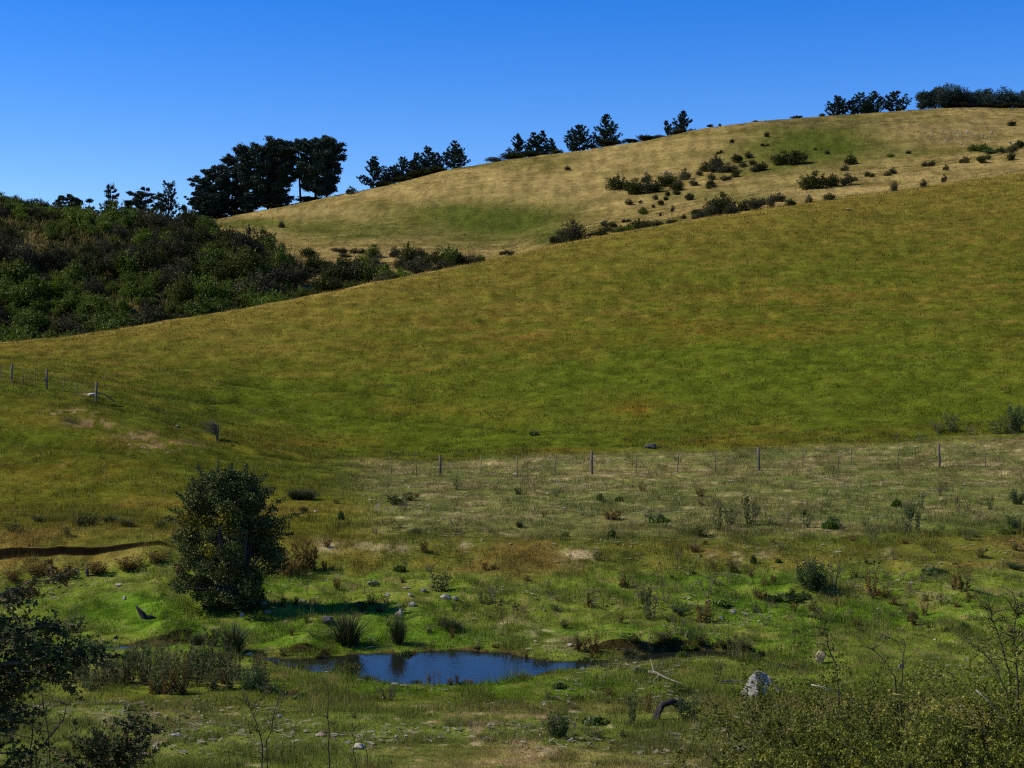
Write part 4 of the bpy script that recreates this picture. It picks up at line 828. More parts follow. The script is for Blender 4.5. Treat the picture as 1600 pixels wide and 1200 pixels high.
weeds = [('thistle', 1122, 830, 20, 42), ('thistle', 1140, 824, 26, 38), ('dry', 1153, 827, 16, 46), ('thistle', 1172, 821, 26, 50), ('dry', 1178, 822, 16, 44), ('dry', 1197, 805, 9, 26), ('dry', 1228, 818, 18, 26), ('thistle', 1260, 824, 20, 26), ('nettle', 1300, 826, 36, 16), ('bush', 1304, 824, 20, 18), ('dry', 1364, 846, 20, 36), ('thistle', 1353, 822, 18, 18), ('thistle', 1419, 833, 22, 46), ('thistle', 1434, 833, 16, 42), ('bush', 1422, 812, 18, 26), ('thistle', 1439, 795, 18, 28), ('bare', 1469, 774, 14, 26), ('dry', 1500, 801, 18, 22), ('dry', 1513, 801, 18, 20), ('thistle', 1548, 797, 14, 24), ('bush', 1590, 788, 22, 22), ('bush', 1585, 830, 24, 24), ('nettle', 1575, 832, 34, 12), ('dry', 1103, 836, 16, 18), ('tuft', 1090, 838, 34, 22),
 ('bush', 1262, 921, 34, 44), ('bush', 1280, 922, 30, 40), ('dry', 1300, 921, 26, 42), ('dry', 1312, 905, 12, 30), ('rusttuft', 1188, 936, 34, 16), ('nettle', 1231, 936, 44, 12), ('nettle', 1208, 938, 34, 11), ('nettle', 1256, 934, 30, 11), ('dock', 1364, 930, 28, 44), ('rusttuft', 1383, 934, 26, 16), ('dock', 1506, 924, 24, 46), ('dock', 1489, 921, 18, 32), ('nettle', 1459, 895, 44, 10), ('bush', 1587, 889, 30, 10), ('dry', 1369, 977, 20, 28), ('dock', 1427, 977, 16, 32), ('dock', 1445, 962, 14, 30), ('dock', 1451, 982, 10, 18), ('dock', 1097, 972, 34, 40), ('nettle', 1125, 945, 36, 10), ('dock', 1175, 902, 14, 18), ('dry', 1278, 960, 14, 14), ('rusttuft', 1240, 955, 16, 14),
 ('rusttuft', 955, 812, 38, 16), ('dry', 987, 827, 10, 18), ('nettle', 1028, 816, 40, 12), ('bush', 1026, 814, 30, 12), ('rush', 650, 833, 14, 10), ('rush', 812, 824, 12, 12), ('dry', 712, 822, 24, 18), ('tuft', 622, 789, 44, 20), ('tuft', 640, 782, 30, 14), ('thistle', 687, 925, 44, 34), ('dry', 772, 942, 24, 32), ('dock', 922, 949, 14, 36), ('thistle', 1012, 968, 26, 62), ('dry', 1020, 966, 20, 46), ('dock', 978, 917, 20, 30), ('dock', 970, 917, 14, 22), ('bush', 1062, 958, 30, 12), ('dry', 1105, 928, 32, 32), ('dry', 1035, 930, 12, 34), ('dry', 1000, 935, 16, 28), ('dock', 970, 973, 12, 22), ('dry', 1060, 990, 26, 34), ('dock', 908, 1018, 26, 40), ('dock', 925, 1018, 24, 34), ('dry', 1036, 1010, 14, 20), ('tuft', 843, 1041, 30, 16), ('nettle', 912, 1034, 28, 9), ('dry', 1149, 1030, 28, 46), ('thistle', 1143, 1032, 16, 38), ('thistle', 1120, 1068, 20, 38), ('dry', 1032, 1055, 14, 26), ('bush', 1003, 1054, 26, 14), ('thistle', 987, 1136, 30, 62), ('dock', 1013, 1114, 12, 46), ('bush', 1077, 1131, 38, 40), ('thistle', 1080, 1128, 26, 44), ('bush', 872, 1153, 36, 38), ('nettle', 928, 1131, 48, 14), ('tuft', 933, 1155, 34, 16), ('dry', 832, 1125, 16, 20), ('dry', 893, 1107, 26, 16), ('nettle', 950, 1085, 24, 9), ('nettle', 1070, 1085, 40, 12), ('nettle', 1060, 1075, 24, 10), ('nettle', 905, 1092, 20, 8), ('rusttuft', 820, 1062, 30, 10), ('nettle', 873, 1075, 26, 12),
 ('thistle', 250, 1084, 32, 60), ('dock', 262, 1085, 30, 52), ('dock', 285, 1085, 28, 62), ('thistle', 272, 1080, 30, 66), ('thistle', 225, 1070, 32, 60), ('thistle', 205, 1067, 26, 48), ('thistle', 312, 1073, 26, 52), ('thistle', 335, 1076, 28, 54), ('thistle', 360, 1077, 26, 48), ('dry', 180, 1073, 32, 42), ('thistle', 168, 1068, 24, 44), ('dry', 150, 1076, 32, 38), ('dry', 125, 1073, 28, 34), ('bush', 390, 1080, 34, 36), ('thistle', 404, 1078, 26, 30), ('thistle', 295, 1064, 28, 50), ('thistle', 238, 1060, 28, 52), ('thistle', 350, 1062, 26, 44), ('bush', 415, 1083, 30, 16), ('thistle', 320, 1052, 24, 40), ('dry', 262, 1050, 26, 40), ('dry', 192, 1052, 26, 40), ('dry', 370, 1068, 22, 40), ('thistle', 345, 1048, 24, 36), ('dock', 215, 1048, 20, 30), ('thistle', 110, 987, 46, 28), ('thistle', 95, 990, 30, 26), ('bush', 20, 1002, 50, 30), ('thistle', 48, 1005, 34, 30),
 ('nettle', 440, 1085, 30, 10), ('nettle', 470, 1092, 36, 12), ('rusttuft', 474, 893, 40, 46), ('rusttuft', 488, 890, 26, 40), ('rusttuft', 455, 900, 40, 30), ('rusttuft', 440, 895, 36, 36), ('dry', 377, 952, 8, 38), ('dry', 366, 953, 8, 30), ('dry', 396, 950, 8, 24), ('dry', 440, 938, 8, 24), ('bare', 452, 925, 6, 26), ('dry', 480, 930, 8, 26),
 ('rush', 480, 780, 30, 20), ('rush', 462, 780, 28, 20), ('tuft', 125, 822, 40, 20), ('rush', 172, 817, 24, 16), ('tuft', 105, 838, 18, 18), ('tuft', 145, 820, 34, 20), ('tuft', 200, 822, 30, 14), ('tuft', 20, 830, 34, 16), ('rush', 475, 800, 14, 12), ('tuft', 60, 815, 30, 12), ('tuft', 250, 825, 30, 14),
 ('thistle', 1485, 674, 36, 28), ('dry', 1468, 676, 30, 22), ('bush', 1588, 676, 28, 42), ('thistle', 1575, 678, 24, 30), ('thistle', 1558, 678, 24, 22), ('dry', 1440, 691, 14, 18), ('nettle', 835, 680, 20, 8), ('dry', 1398, 688, 14, 12), ('dry', 1520, 680, 24, 16), ('bare', 1060, 722, 16, 14),
 ('tuft', 330, 1010, 32, 34), ('rush', 310, 1008, 30, 24), ('rusttuft', 100, 905, 60, 20), ('rusttuft', 60, 900, 50, 20), ('rusttuft', 150, 895, 50, 18), ('rusttuft', 200, 890, 50, 20), ('rusttuft', 245, 880, 40, 20), ('rusttuft', 20, 908, 40, 20), ('dry', 1545, 930, 30, 12), ('dry', 1385, 905, 30, 12)]
for k_, u, v, w, h in weeds:
    put_weed(k_, u, v, w, h, zone(u, v), rng)
for k_, u, v, w, h in [('tuft', 985, 1002, 36, 16), ('tuft', 1040, 1002, 34, 18), ('tuft', 1095, 1006, 30, 18), ('rusttuft', 930, 1020, 26, 14), ('tuft', 1130, 1010, 34, 16), ('tuft', 1165, 1014, 30, 14), ('rush', 1035, 1006, 16, 18), ('nettle', 1075, 1014, 30, 10), ('nettle', 925, 1035, 24, 9)]:
    put_weed(k_, u, v, w, h, 'on the little cut bank at the pond outlet', rng)
PW = np.array(POND)
for k in range(46):
    i = int(rng.integers(0, len(PW))); t_ = rng.random(); q_ = PW[i] * (1 - t_) + PW[(i + 1) % len(PW)] * t_ + rng.normal(0, .18, 2)
    put_weed(['tuft', 'rusttuft', 'rush', 'nettle', 'dry'][int(rng.integers(0, 5))], 0, 0, rng.uniform(8, 24), rng.uniform(6, 17), 'at the edge of the pond', rng, pos=(q_[0], q_[1], max(float(hz(q_[0], q_[1])), WZ - .06)))
# scattered lesser weeds, thinly, over the flats
for k in range(46):
    u = rng.uniform(105, 425); v = rng.uniform(1040, 1084)
    put_weed(['thistle', 'thistle', 'dry', 'thistle', 'dock'][int(rng.integers(0, 5))], u, v, rng.uniform(18, 30), rng.uniform(28, 54), zone(u, v), rng)
for k in range(190):
    u = rng.uniform(430, 1595); v = rng.uniform(765, 1000) if k < 110 else rng.uniform(890, 1010) if k < 165 else rng.uniform(1085, 1160)
    put_weed(['dry', 'dry', 'dry', 'rusttuft', 'thistle', 'thistle', 'tuft', 'dock', 'dock', 'nettle'][int(rng.integers(0, 10))], u, v, rng.uniform(9, 22), rng.uniform(8, 19), zone(u, v), rng)
put_weed('rush', 543, 1007, 50, 58, '', rng, 'tall dark rush clump on the far shore left of the upright stone')
put_weed('rush', 622, 1006, 26, 54, '', rng, 'narrow rush clump before the upright stone by the pond')
put_weed('rush', 707, 986, 34, 24, '', rng, 'low rounded rush clump on the bank right of the pond stones')
put_weed('rush', 365, 1018, 44, 52, '', rng, 'broad rush clump left of the pond below the hawthorn')
x, y = on_water(545, 1063)
put_weed('tuft', 545, 1063, 44, 40, '', rng, 'pale reedy tuft standing in the near edge of the pond', pos=(x, y, WZ - 0.1))
x, y = on_water(575, 1065)
put_weed('rush', 575, 1065, 26, 16, '', rng, 'short dark tuft at the near waterline beside the reedy tuft', pos=(x, y, WZ - 0.05))
put_weed('bare', 607, 1094, 40, 30, '', rng, 'dark twiggy plant alone on the near shore of the pond')
for u in (668, 677, 686): put_weed('dry', u, 1071, 7, 26 + (u % 5), '', rng, 'pale seeding stalk at the near shore of the pond').__setitem__('group', 'pale seeding stalks by the water')
put_weed('bare', 592, 1069, 4, 22, '', rng, 'single dark stick in the near edge of the pond')

# ------------------------------------------------------------------ stones and dead wood
def hull_mesh(name, pts, mat, seed, rough=0.03, cuts=3, nscale=4.0):
    import bmesh
    bm = bmesh.new()
    for p_ in pts: bm.verts.new(p_)
    bmesh.ops.convex_hull(bm, input=bm.verts)
    for e in [v_ for v_ in bm.verts if not v_.link_faces]: bm.verts.remove(e)
    bmesh.ops.triangulate(bm, faces=bm.faces); bmesh.ops.subdivide_edges(bm, edges=bm.edges, cuts=cuts, use_grid_fill=True); bmesh.ops.triangulate(bm, faces=bm.faces)
    bmesh.ops.smooth_vert(bm, verts=bm.verts, factor=0.35, use_axis_x=True, use_axis_y=True, use_axis_z=True)
    co = np.array([v_.co[:] for v_ in bm.verts]); bm.normal_update(); nn = np.array([v_.normal[:] for v_ in bm.verts])
    q = fbm(co[:, 0] * nscale + co[:, 2] * 1.7 * nscale + seed, co[:, 1] * nscale - co[:, 2] * nscale, seed, 4) - 0.5
    co = co + nn * (q * rough * 2)[:, None]
    fc = np.array([[v_.index for v_ in f.verts] for f in bm.faces]); bm.free()
    return new_mesh(name, co, fc, mat)
def stone_pts(rng, sx, sy, sz, n=18):
    v = rand_dirs(n, rng) * rng.uniform(0.75, 1.0, (n, 1)); v[:, 2] = np.maximum(v[:, 2], -0.55)
    return v * np.array([sx, sy, sz]) * 0.5 + [0, 0, sz * 0.22]
def put_stone(u, v, wp, hp, mat, label, group=None, name='stone', me=None, rz=None, dmin=26.5):
    P = pick(u, v, dmin); k = P[1] / F
    if me is None:
        r_ = np.random.default_rng(int(abs(u * 7 + v))); me = hull_mesh(name, stone_pts(r_, wp * k, wp * k * 0.8, hp * k * 1.5), mat, int(u) % 50, 0.03 * wp * k, 3, 3.0 / (wp * k))
    return tag(link(name, me, None, P, 0 if rz is None else rz), label, 'stone', group)
k = 36 / F
rk = lambda du, dv, dy: ((du) * k * 1.15, dy, (-dv) * k * 1.12)
big = [rk(-22, 3, .05), rk(-5, 8, -.22), rk(3, -2, -.25), rk(18, 0, -.02), rk(20, -18, .12), rk(4, -36, .05), rk(-2, -35, -.02), rk(-12, -22, -.05), rk(16, 4, .35), rk(-14, 4, .40), rk(10, -28, .25), rk(-20, 0, .18), rk(16, -30, .06), rk(0, 12, -.1)]
put_stone(1181, 1088, 40, 38, STONE, 'large pointed grey stone with a lichened face in the near grass', me=hull_mesh('boulder', big, STONE, 3, 0.016, 5, 5.0), name='boulder')
slab = [rk(-12, -22, .0), rk(-8, -24, .0), rk(14, 4, -.05), rk(12, 8, -.05), rk(-10, -22, .3), rk(14, 6, .3), rk(-6, -16, -.02), rk(4, 4, .05)]
put_stone(1211, 1083, 20, 24, STONE, 'thin pale slab leaning against the large pointed stone', me=hull_mesh('stone_slab', slab, PSTONE, 5, 0.012, 3, 7.0), name='stone_slab')
put_stone(1284, 1037, 26, 22, BOULDER, 'rounded buff boulder by the stream', name='boulder')
put_stone(622, 966, 14, 16, PSTONE, 'pale upright stone behind a rush clump at the pond', name='stone')
for u, v, w, h, lab in [(643, 948, 17, 9, 'tilted pale stone just right of the upright stone'), (697, 936, 24, 9, 'wide grey stone beside a thistle on the green bank'), (711, 938, 12, 7, 'small grey stone touching the wide grey stone'), (605, 931, 11, 6, 'small pale stone at the left of the cluster above the pond'), (635, 920, 14, 4, 'flat pale stone behind the cluster above the pond'), (661, 924, 12, 5, 'low grey stone at the right of the cluster above the pond'), (640, 931, 9, 5, 'tiny pale stone in the middle of the cluster above the pond'), (583, 913, 22, 7, 'grey mound of stone at the tip of the hawthorn shadow'), (412, 945, 13, 6, 'rounded pale stone at the foot of the hawthorn'), (472, 941, 14, 5, 'flat pale stone below the hawthorn shadow'), (419, 959, 13, 6, 'white stone below the hawthorn trunk'), (378, 964, 9, 7, 'small round white stone left below the hawthorn trunk'), (512, 974, 24, 12, 'dark brown stone beside the tall rush clump'), (185, 916, 14, 6, 'white stone on the grass left of the hawthorn'), (195, 937, 8, 7, 'small white upright stone left of the hawthorn'), (136, 900, 8, 14, 'upright pale stone below the dark cut bank'), (80, 897, 14, 12, 'dark lump of stone below the dark cut bank'), (390, 1025, 16, 6, 'grey stone at the left tip of the pond'), (273, 1151, 27, 6, 'long flat white stone on the near dry ground'), (560, 1170, 24, 9, 'pale pitted stone on the near dry ground below the pond'), (501, 1150, 21, 5, 'flat buff stone on the near dry ground'), (478, 1145, 12, 7, 'small white rounded stone left of a flat buff stone'), (437, 1122, 8, 6, 'small white stone below the thistle stand'), (619, 1154, 8, 6, 'round white pebble right of the thin bare stems'), (635, 1153, 10, 5, 'flat pale pebble next to the round white pebble'), (1017, 700, 26, 7, 'dark flat rock at the foot of the near hill'), (145, 619, 22, 6, 'pale flat rock beside the corner fence post'), (805, 742, 12, 3, 'white flat stone at the fence line'), (964, 1037, 10, 7, 'pale block of stone at the outlet of the pond'), (985, 1034, 16, 4, 'white stone at the outlet of the pond'), (890, 1010, 14, 5, 'white flat stone on the far pond bank'), (1145, 957, 13, 6, 'grey stone in the grass right of the dead dock'), (1127, 969, 12, 6, 'pale stone beside the dead dock shadow'), (1383, 998, 13, 5, 'grey stone on the bare green ground at the far right'), (1461, 1000, 7, 3, 'small white stone on the bare green ground at the far right'), (1407, 1045, 14, 9, 'brown stone showing above the thorn hedge'), (834, 797, 4, 4, 'single white pebble on the flat'), (493, 800, 10, 3, 'white flat stone on the rough grass right of the hawthorn top'), (1325, 327, 13, 2, 'white flat rock near the top of the near hill')]:
    put_stone(u, v, w, h, DSTONE if 'dark' in lab else BOULDER if 'brown' in lab or 'buff' in lab else PSTONE if ('white' in lab or 'pale' in lab) else STONE, lab)
# pale rubble on the far hill
for k_ in range(34):
    u = rng.normal(1500, 30) if k_ < 24 else rng.normal(1030, 25); v = (212 + (u - 1500) * 0.1 + rng.normal(0, 5)) if k_ < 24 else 276 + rng.normal(0, 6)
    w = rng.uniform(2.5, 6)
    put_stone(u, v, w, w * rng.uniform(.4, .8), STONE, 'pale rock outcropping on the high golden slope' if k_ < 24 else 'grey rock among shrubs on the golden slope', 'rocks on the high golden slope' if k_ < 24 else 'rocks among the shrubs on the golden slope', dmin=float(node_d(13, u)))
# loose pale pebbles
PB = [hull_mesh('pebble', stone_pts(np.random.default_rng(s_), 1, 0.8, 0.6), PSTONE, s_, 0.03, 2, 3) for s_ in (4, 5, 6, 7)]
for k_ in range(120):
    if k_ < 50: u, v = rng.uniform(20, 1000), rng.uniform(1095, 1198); wh = 'on the near dry ground'
    elif k_ < 85: u, v = rng.uniform(620, 1590), rng.uniform(738, 800); wh = 'on the flat below the fence'
    elif k_ < 105: u, v = rng.uniform(430, 1300), rng.uniform(845, 985); wh = 'on the ground above the pond'
    else: u, v = rng.normal(230, 60), 690 + rng.normal(0, 14); wh = 'in the sheep scars on the left slope'
    P = pick(u, v); w = rng.uniform(2.5, 7) * P[1] / F
    tag(link('pebble', PB[k_ % 4], None, P, rng.uniform(0, 6), (w, w, w * rng.uniform(.4, 1))), f'small pale pebble {wh}', 'pebble', f'pale pebbles {wh}')
# dead wood
def wood(name, pts, r0, r1, mat, label, cat='log', k=7, extra=(), part='branch'):
    T = Tubes(); P = np.array(pts); T.add(P, r0, r1, k)
    o = tag(link(name, T.mesh(name, mat)), label, cat)
    for e, a, b in extra:
        t2 = Tubes(); t2.add(np.array(e), a, b, 5); q = link(part, t2.mesh(part, mat), o)
    return o
def gp(u, v, up=0.0): return pick(u, v) + [0, 0, up]
wood('driftwood', [gp(1014, 1056, .10), gp(1024, 1058, .12), gp(1036, 1062, .08), gp(1050, 1066, .05), gp(1068, 1071, .02)], .05, .012, DEAD, 'bleached driftwood branch on the grass below the pond', 'driftwood',
     extra=[([gp(1022, 1058, .10), gp(1018, 1050, .24), gp(1016, 1047, .3)], .018, .006), ([gp(1034, 1062, .08), gp(1046, 1058, .1), gp(1062, 1057, .06)], .02, .006), ([gp(1030, 1060, .08), gp(1020, 1068, .05)], .03, .01)])
wood('driftwood', [gp(940, 1043, .06), gp(960, 1041, .06), gp(985, 1042, .05)], .03, .015, DEAD, 'thin pale stick along the pond outlet', 'driftwood')
wood('driftwood', [gp(1128, 1068, .05), gp(1145, 1067, .05), gp(1160, 1066, .04)], .025, .012, DEAD, 'pale stick in the grass left of the large pointed stone', 'driftwood')
b0 = gp(1052, 1122)
wood('tree_stump', [b0 + [-.42, -.15, -.06], b0 + [-.38, -.12, .10], b0 + [-.25, -.05, .30], b0 + [-.02, .05, .36], b0 + [.2, .1, .22], b0 + [.36, .15, .02]], .07, .09, STUMP, 'charred black stump arching in the near grass', 'stump', 8,
     extra=[([b0 + [-.36, -.22, -.05], b0 + [-.34, -.22, .12], b0 + [-.28, -.16, .26]], .05, .03)], part='root')
s0 = gp(228, 966)
wood('tree_stump', [s0 + [-.02, 0, -.05], s0 + [-.10, 0, .12], s0 + [-.22, 0, .26], s0 + [-.32, 0, .40]], .13, .03, STUMP, 'dark slanting stump on the grass left of the hawthorn', 'stump', 7, extra=[([s0 + [-.02, 0, 0], s0 + [.15, 0, .05], s0 + [.32, 0, 0]], .09, .04)], part='root')

# ------------------------------------------------------------------ fences
def fence(name, label, posts, battens, wires, strain=()):
    e = empty(name, pick(*posts[0][:2])); tag(e, label, 'fence'); base = np.array(e.location)
    heads = []
    for u, vb, vt in posts + battens:
        P = pick(u, vb); h = (vb - vt) * P[1] / F; isp = (u, vb, vt) in posts; r = (0.085 if (u, vb, vt) in strain else 0.082) if isp else 0.030
        r_ = np.random.default_rng(abs(int(u)) + 3); tl = r_.normal(0, .02 if isp else .05, 2) * h
        T = Tubes(); T.add([P - base + [0, 0, -.15], P - base + [tl[0] * .5, tl[1] * .5, h * .5], P - base + [tl[0], tl[1], h]], r, r * .92, 8 if isp else 4)
        link('post' if isp else 'batten', T.mesh('post' if isp else 'batten', POST if isp else TWIG), e)
        heads.append((u, P - base, h, tl))
    heads.sort(key=lambda q: q[0])
    for f in wires:
        T = Tubes(); T.add([q[1] + [q[3][0] * f, q[3][1] * f - .03, q[2] * f] for q in heads], .0035, .0035, 3); link('wire', T.mesh('wire', WIRE), e)
    return e
RF_P = [(688, 743, 711), (925, 741, 705), (1186, 735, 699), (1468, 730, 693), (1760, 726, 690)]
RF_B = [(612, 743, 713), (651, 743, 708), (751, 743, 712), (808, 743, 711), (868, 742, 709), (994, 740, 710), (1058, 738, 704), (1118, 737, 704), (1254, 734, 701), (1310, 733, 703), (1331, 732, 700), (1401, 732, 700), (1540, 729, 699), (1610, 728, 698), (1690, 727, 697)]
fence('wire_fence', 'wire fence with weathered posts running across the flat at the foot of the hill', RF_P, RF_B, (.18, .36, .54, .72, .9))
st = (150, 628, 597)
lf = fence('wire_fence', 'wire fence with dark posts on the left spur ending at a corner post', [(18, 598, 569), (73, 608, 577), st, (-60, 586, 558)], [(2, 596, 570), (37, 600, 573), (55, 604, 576), (99, 612, 586), (122, 618, 597), (-20, 592, 565), (-90, 582, 556)], (.2, .4, .6, .8, .93), strain=(st,))
P = pick(150, 628) - np.array(lf.location); T = Tubes(); T.add([P + [0.05, .1, .62], P + [.55, .2, .5], P + [1.2, .25, .02]], .05, .05, 6); link('stay', T.mesh('stay', POST), lf)

# leafless dead bush on the left slope
b = pick(338, 688); e = tag(empty('dead_bush', b), 'leafless grey dead bush alone on the left slope', 'bush'); r_ = np.random.default_rng(5)
T = Tubes(); T2 = Tubes()
T.add([(.02, 0, -.1), (.03, 0, .4), (0, .02, .85), (-.04, 0, 1.15)], .07, .03, 7); T.add([(.06, 0, -.1), (.12, .02, .5), (.13, 0, 1.1)], .07, .03, 6)
for k_ in range(230):
    q = r_.uniform(.3, 1.1); p0 = np.array([.03 - .05 * q, 0, q]); d_ = np.array([r_.normal(-.7, .45), r_.normal(0, .4), r_.uniform(.1, .8)]); L = r_.uniform(.35, 1.0) * (1.3 - .5 * q)
    m_ = p0 + d_ * L * .5 + r_.normal(0, .03, 3); e_ = p0 + d_ * L + [0, 0, -.06]
    T2.add([p0, m_, e_], .010, .004, 3)
link('trunk', T.mesh('trunk', TWIG), e); link('twig', T2.mesh('twig', TWIG), e)

# ------------------------------------------------------------------ the hawthorn by the pond
def hawthorn():
    rng = np.random.default_rng(33)
    base = pick(368, 949); k = base[1] / F
    e = tag(empty('hawthorn_tree', base - [0, 0, .05]), 'dense dark hawthorn with yellowing sprays standing beside the pond', 'tree')
    prof = np.array([(0.0, -24, 26), (8, -40, 36), (20, -66, 46), (40, -84, 56), (62, -92, 62), (80, -96, 68), (105, -92, 78), (125, -94, 84), (146, -90, 84), (160, -84, 76), (175, -76, 66), (190, -68, 54), (205, -56, 36), (216, -40, 14)]) * [.955, 1, 1]
    T = Tubes(); Vs, Cs, n0, Fs = [], [], 0, []
    DK = np.array((0.024, 0.036, 0.007)); MD = np.array((0.062, 0.082, 0.018)); LT = np.array((0.150, 0.170, 0.060)); YE = np.array((0.34, 0.25, 0.02)); RU = np.array((0.16, 0.06, 0.03)); OL = np.array((0.075, 0.07, 0.016))
    spots = [(-42, 140, 18, YE), (-10, 150, 16, YE), (-35, 92, 13, YE), (-75, 140, 20, YE * .8), (2, 128, 10, YE * .7), (-96, 75, 16, RU), (-88, 66, 12, RU), (20, 170, 14, OL), (45, 120, 14, OL * .8)]
    for c in range(250):
        hz_ = rng.uniform(4, 212); l = np.interp(hz_, prof[:, 0], prof[:, 1]); r = np.interp(hz_, prof[:, 0], prof[:, 2])
        a = rng.uniform(0, 2 * math.pi); rr = rng.uniform(0.25, 1.0) ** 0.6
        rr = rr * (0.72 + 0.55 * float(vnoise(np.array([math.cos(a) * 1.6 + 9]), np.array([math.sin(a) * 1.6 + hz_ / 34]), 91)[0])); cx = (l + r) / 2 + math.cos(a) * rr * (r - l) / 2 * rng.uniform(.9, 1.1); dy = math.sin(a) * rr * (r - l) / 2 * 0.9
        C = np.array([cx * k, dy * k, hz_ * k]); rad = rng.uniform(.14, .36)
        n = int(330 * (rad / .3) ** 2)
        v = rand_dirs(n, rng) * rng.uniform(0.1, 1.0, (n, 1)) ** 0.6; P = C + v * rad * np.array([1.1, 1.1, .8])
        A_ = v + rng.normal(0, .6, (n, 3)) + [0, 0, .2]; A_ /= np.linalg.norm(A_, axis=1, keepdims=True)
        V, Fc = leaf_quads(P, 0.072, rng, A_, .75)
        t_ = rng.uniform(0, 1, (n, 1)); tone = rng.uniform(0, 1)
        col = DK * (1 - t_) + MD * t_; col = np.where(rng.random((n, 1)) < .16 + .14 * tone, LT * rng.uniform(.6, 1.2, (n, 1)), col)
        for su, sv, sr, sc in spots:
            if dy < 10:
                q = np.exp(-(((P[:, 0] / k - su) / sr) ** 2 + ((P[:, 2] / k - sv) / (sr * .6)) ** 2)) * .6
                m_ = (rng.random(n) < q)[:, None]; col = np.where(m_, sc * rng.uniform(.5, 1.2, (n, 1)), col)
        Vs.append(V); Fs.append(Fc + n0); n0 += len(V); Cs.append(np.repeat(col, 4, 0))
        if c % 3 == 0:
            s0 = np.array([rng.normal(0, .12), rng.normal(0, .12), rng.uniform(-.1, .5)]); mid = (s0 + C) / 2 * [0.6, .6, 1.1]
            T.add([s0, mid, C], rng.uniform(.025, .07), .012, 5)
    # sprays standing out of the outline
    for (du, dv, L, ang) in [(-48, 205, 22, 1.9), (-30, 214, 18, 1.6), (-10, 214, 14, 1.2), (-62, 190, 18, 2.2), (70, 140, 36, .25), (60, 165, 24, .4), (72, 118, 22, .1), (-88, 150, 22, 2.9), (-92, 140, 18, 3.0), (30, 196, 18, .7), (-90, 110, 14, 3.2), (10, 210, 16, 1.3), (50, 180, 18, .6), (-75, 172, 20, 2.5)]:
        p0 = np.array([du * k, rng.normal(0, .3), dv * k]); p1 = p0 + np.array([math.cos(ang) * L * k, rng.normal(0, .15), math.sin(ang) * L * k])
        T.add([p0 * [.8, .8, .97], (p0 + p1) / 2, p1], .012, .004, 4)
        n = 150; q = rng.uniform(0, 1, (n, 1)); P = p0 * (1 - q) + p1 * q + rng.normal(0, .06, (n, 3)) * (1.3 - q); V, Fc = leaf_quads(P, .058, rng, None, .75)
        Vs.append(V); Fs.append(Fc + n0); n0 += len(V); Cs.append(np.repeat(np.where(rng.random((n, 1)) < .3, LT, MD) * rng.uniform(.6, 1.2, (n, 1)), 4, 0))
    for q in range(7):
        a = rng.uniform(0, 6.28); T.add([(.12 * math.cos(a), .12 * math.sin(a), -.1), (.2 * math.cos(a), .2 * math.sin(a), .6), (.45 * math.cos(a), .45 * math.sin(a), 1.6), (.6 * math.cos(a), .6 * math.sin(a), 2.8)], .09, .03, 6)
    link('trunk', T.mesh('trunk', BARK), e)
    link('crown', new_mesh('crown', np.concatenate(Vs), np.concatenate(Fs), M_HAW, col=np.concatenate(Cs)), e)
hawthorn()

# ------------------------------------------------------------------ plants close to the camera
def at(u, v, d): return np.array([(u - CX) / F * d, d, CZ + (VH - v) / F * d])
def lobed(P, size, rng, A_):
    """hawthorn leaf: three pointed lobes in one plane"""
    n = len(P); b = np.cross(A_, rand_dirs(n, rng)); b /= np.linalg.norm(b, axis=1, keepdims=True) + 1e-9; nn = np.cross(A_, b)
    Vs = []; s = (size * rng.uniform(.6, 1.25, n))[:, None]
    for ang, L in ((0, 1.0), (.85, .72), (-.85, .72)):
        a = A_ * math.cos(ang) + b * math.sin(ang); w = b * math.cos(ang) - A_ * math.sin(ang)
        Vs.append(np.stack([P + nn * .001, P + a * s * L * .55 + w * s * .20 + nn * s * .06, P + a * s * L, P + a * s * L * .55 - w * s * .20 + nn * s * .06], 1))
    V = np.stack(Vs, 1).reshape(-1, 3); return V, np.arange(12 * n).reshape(-1, 4)
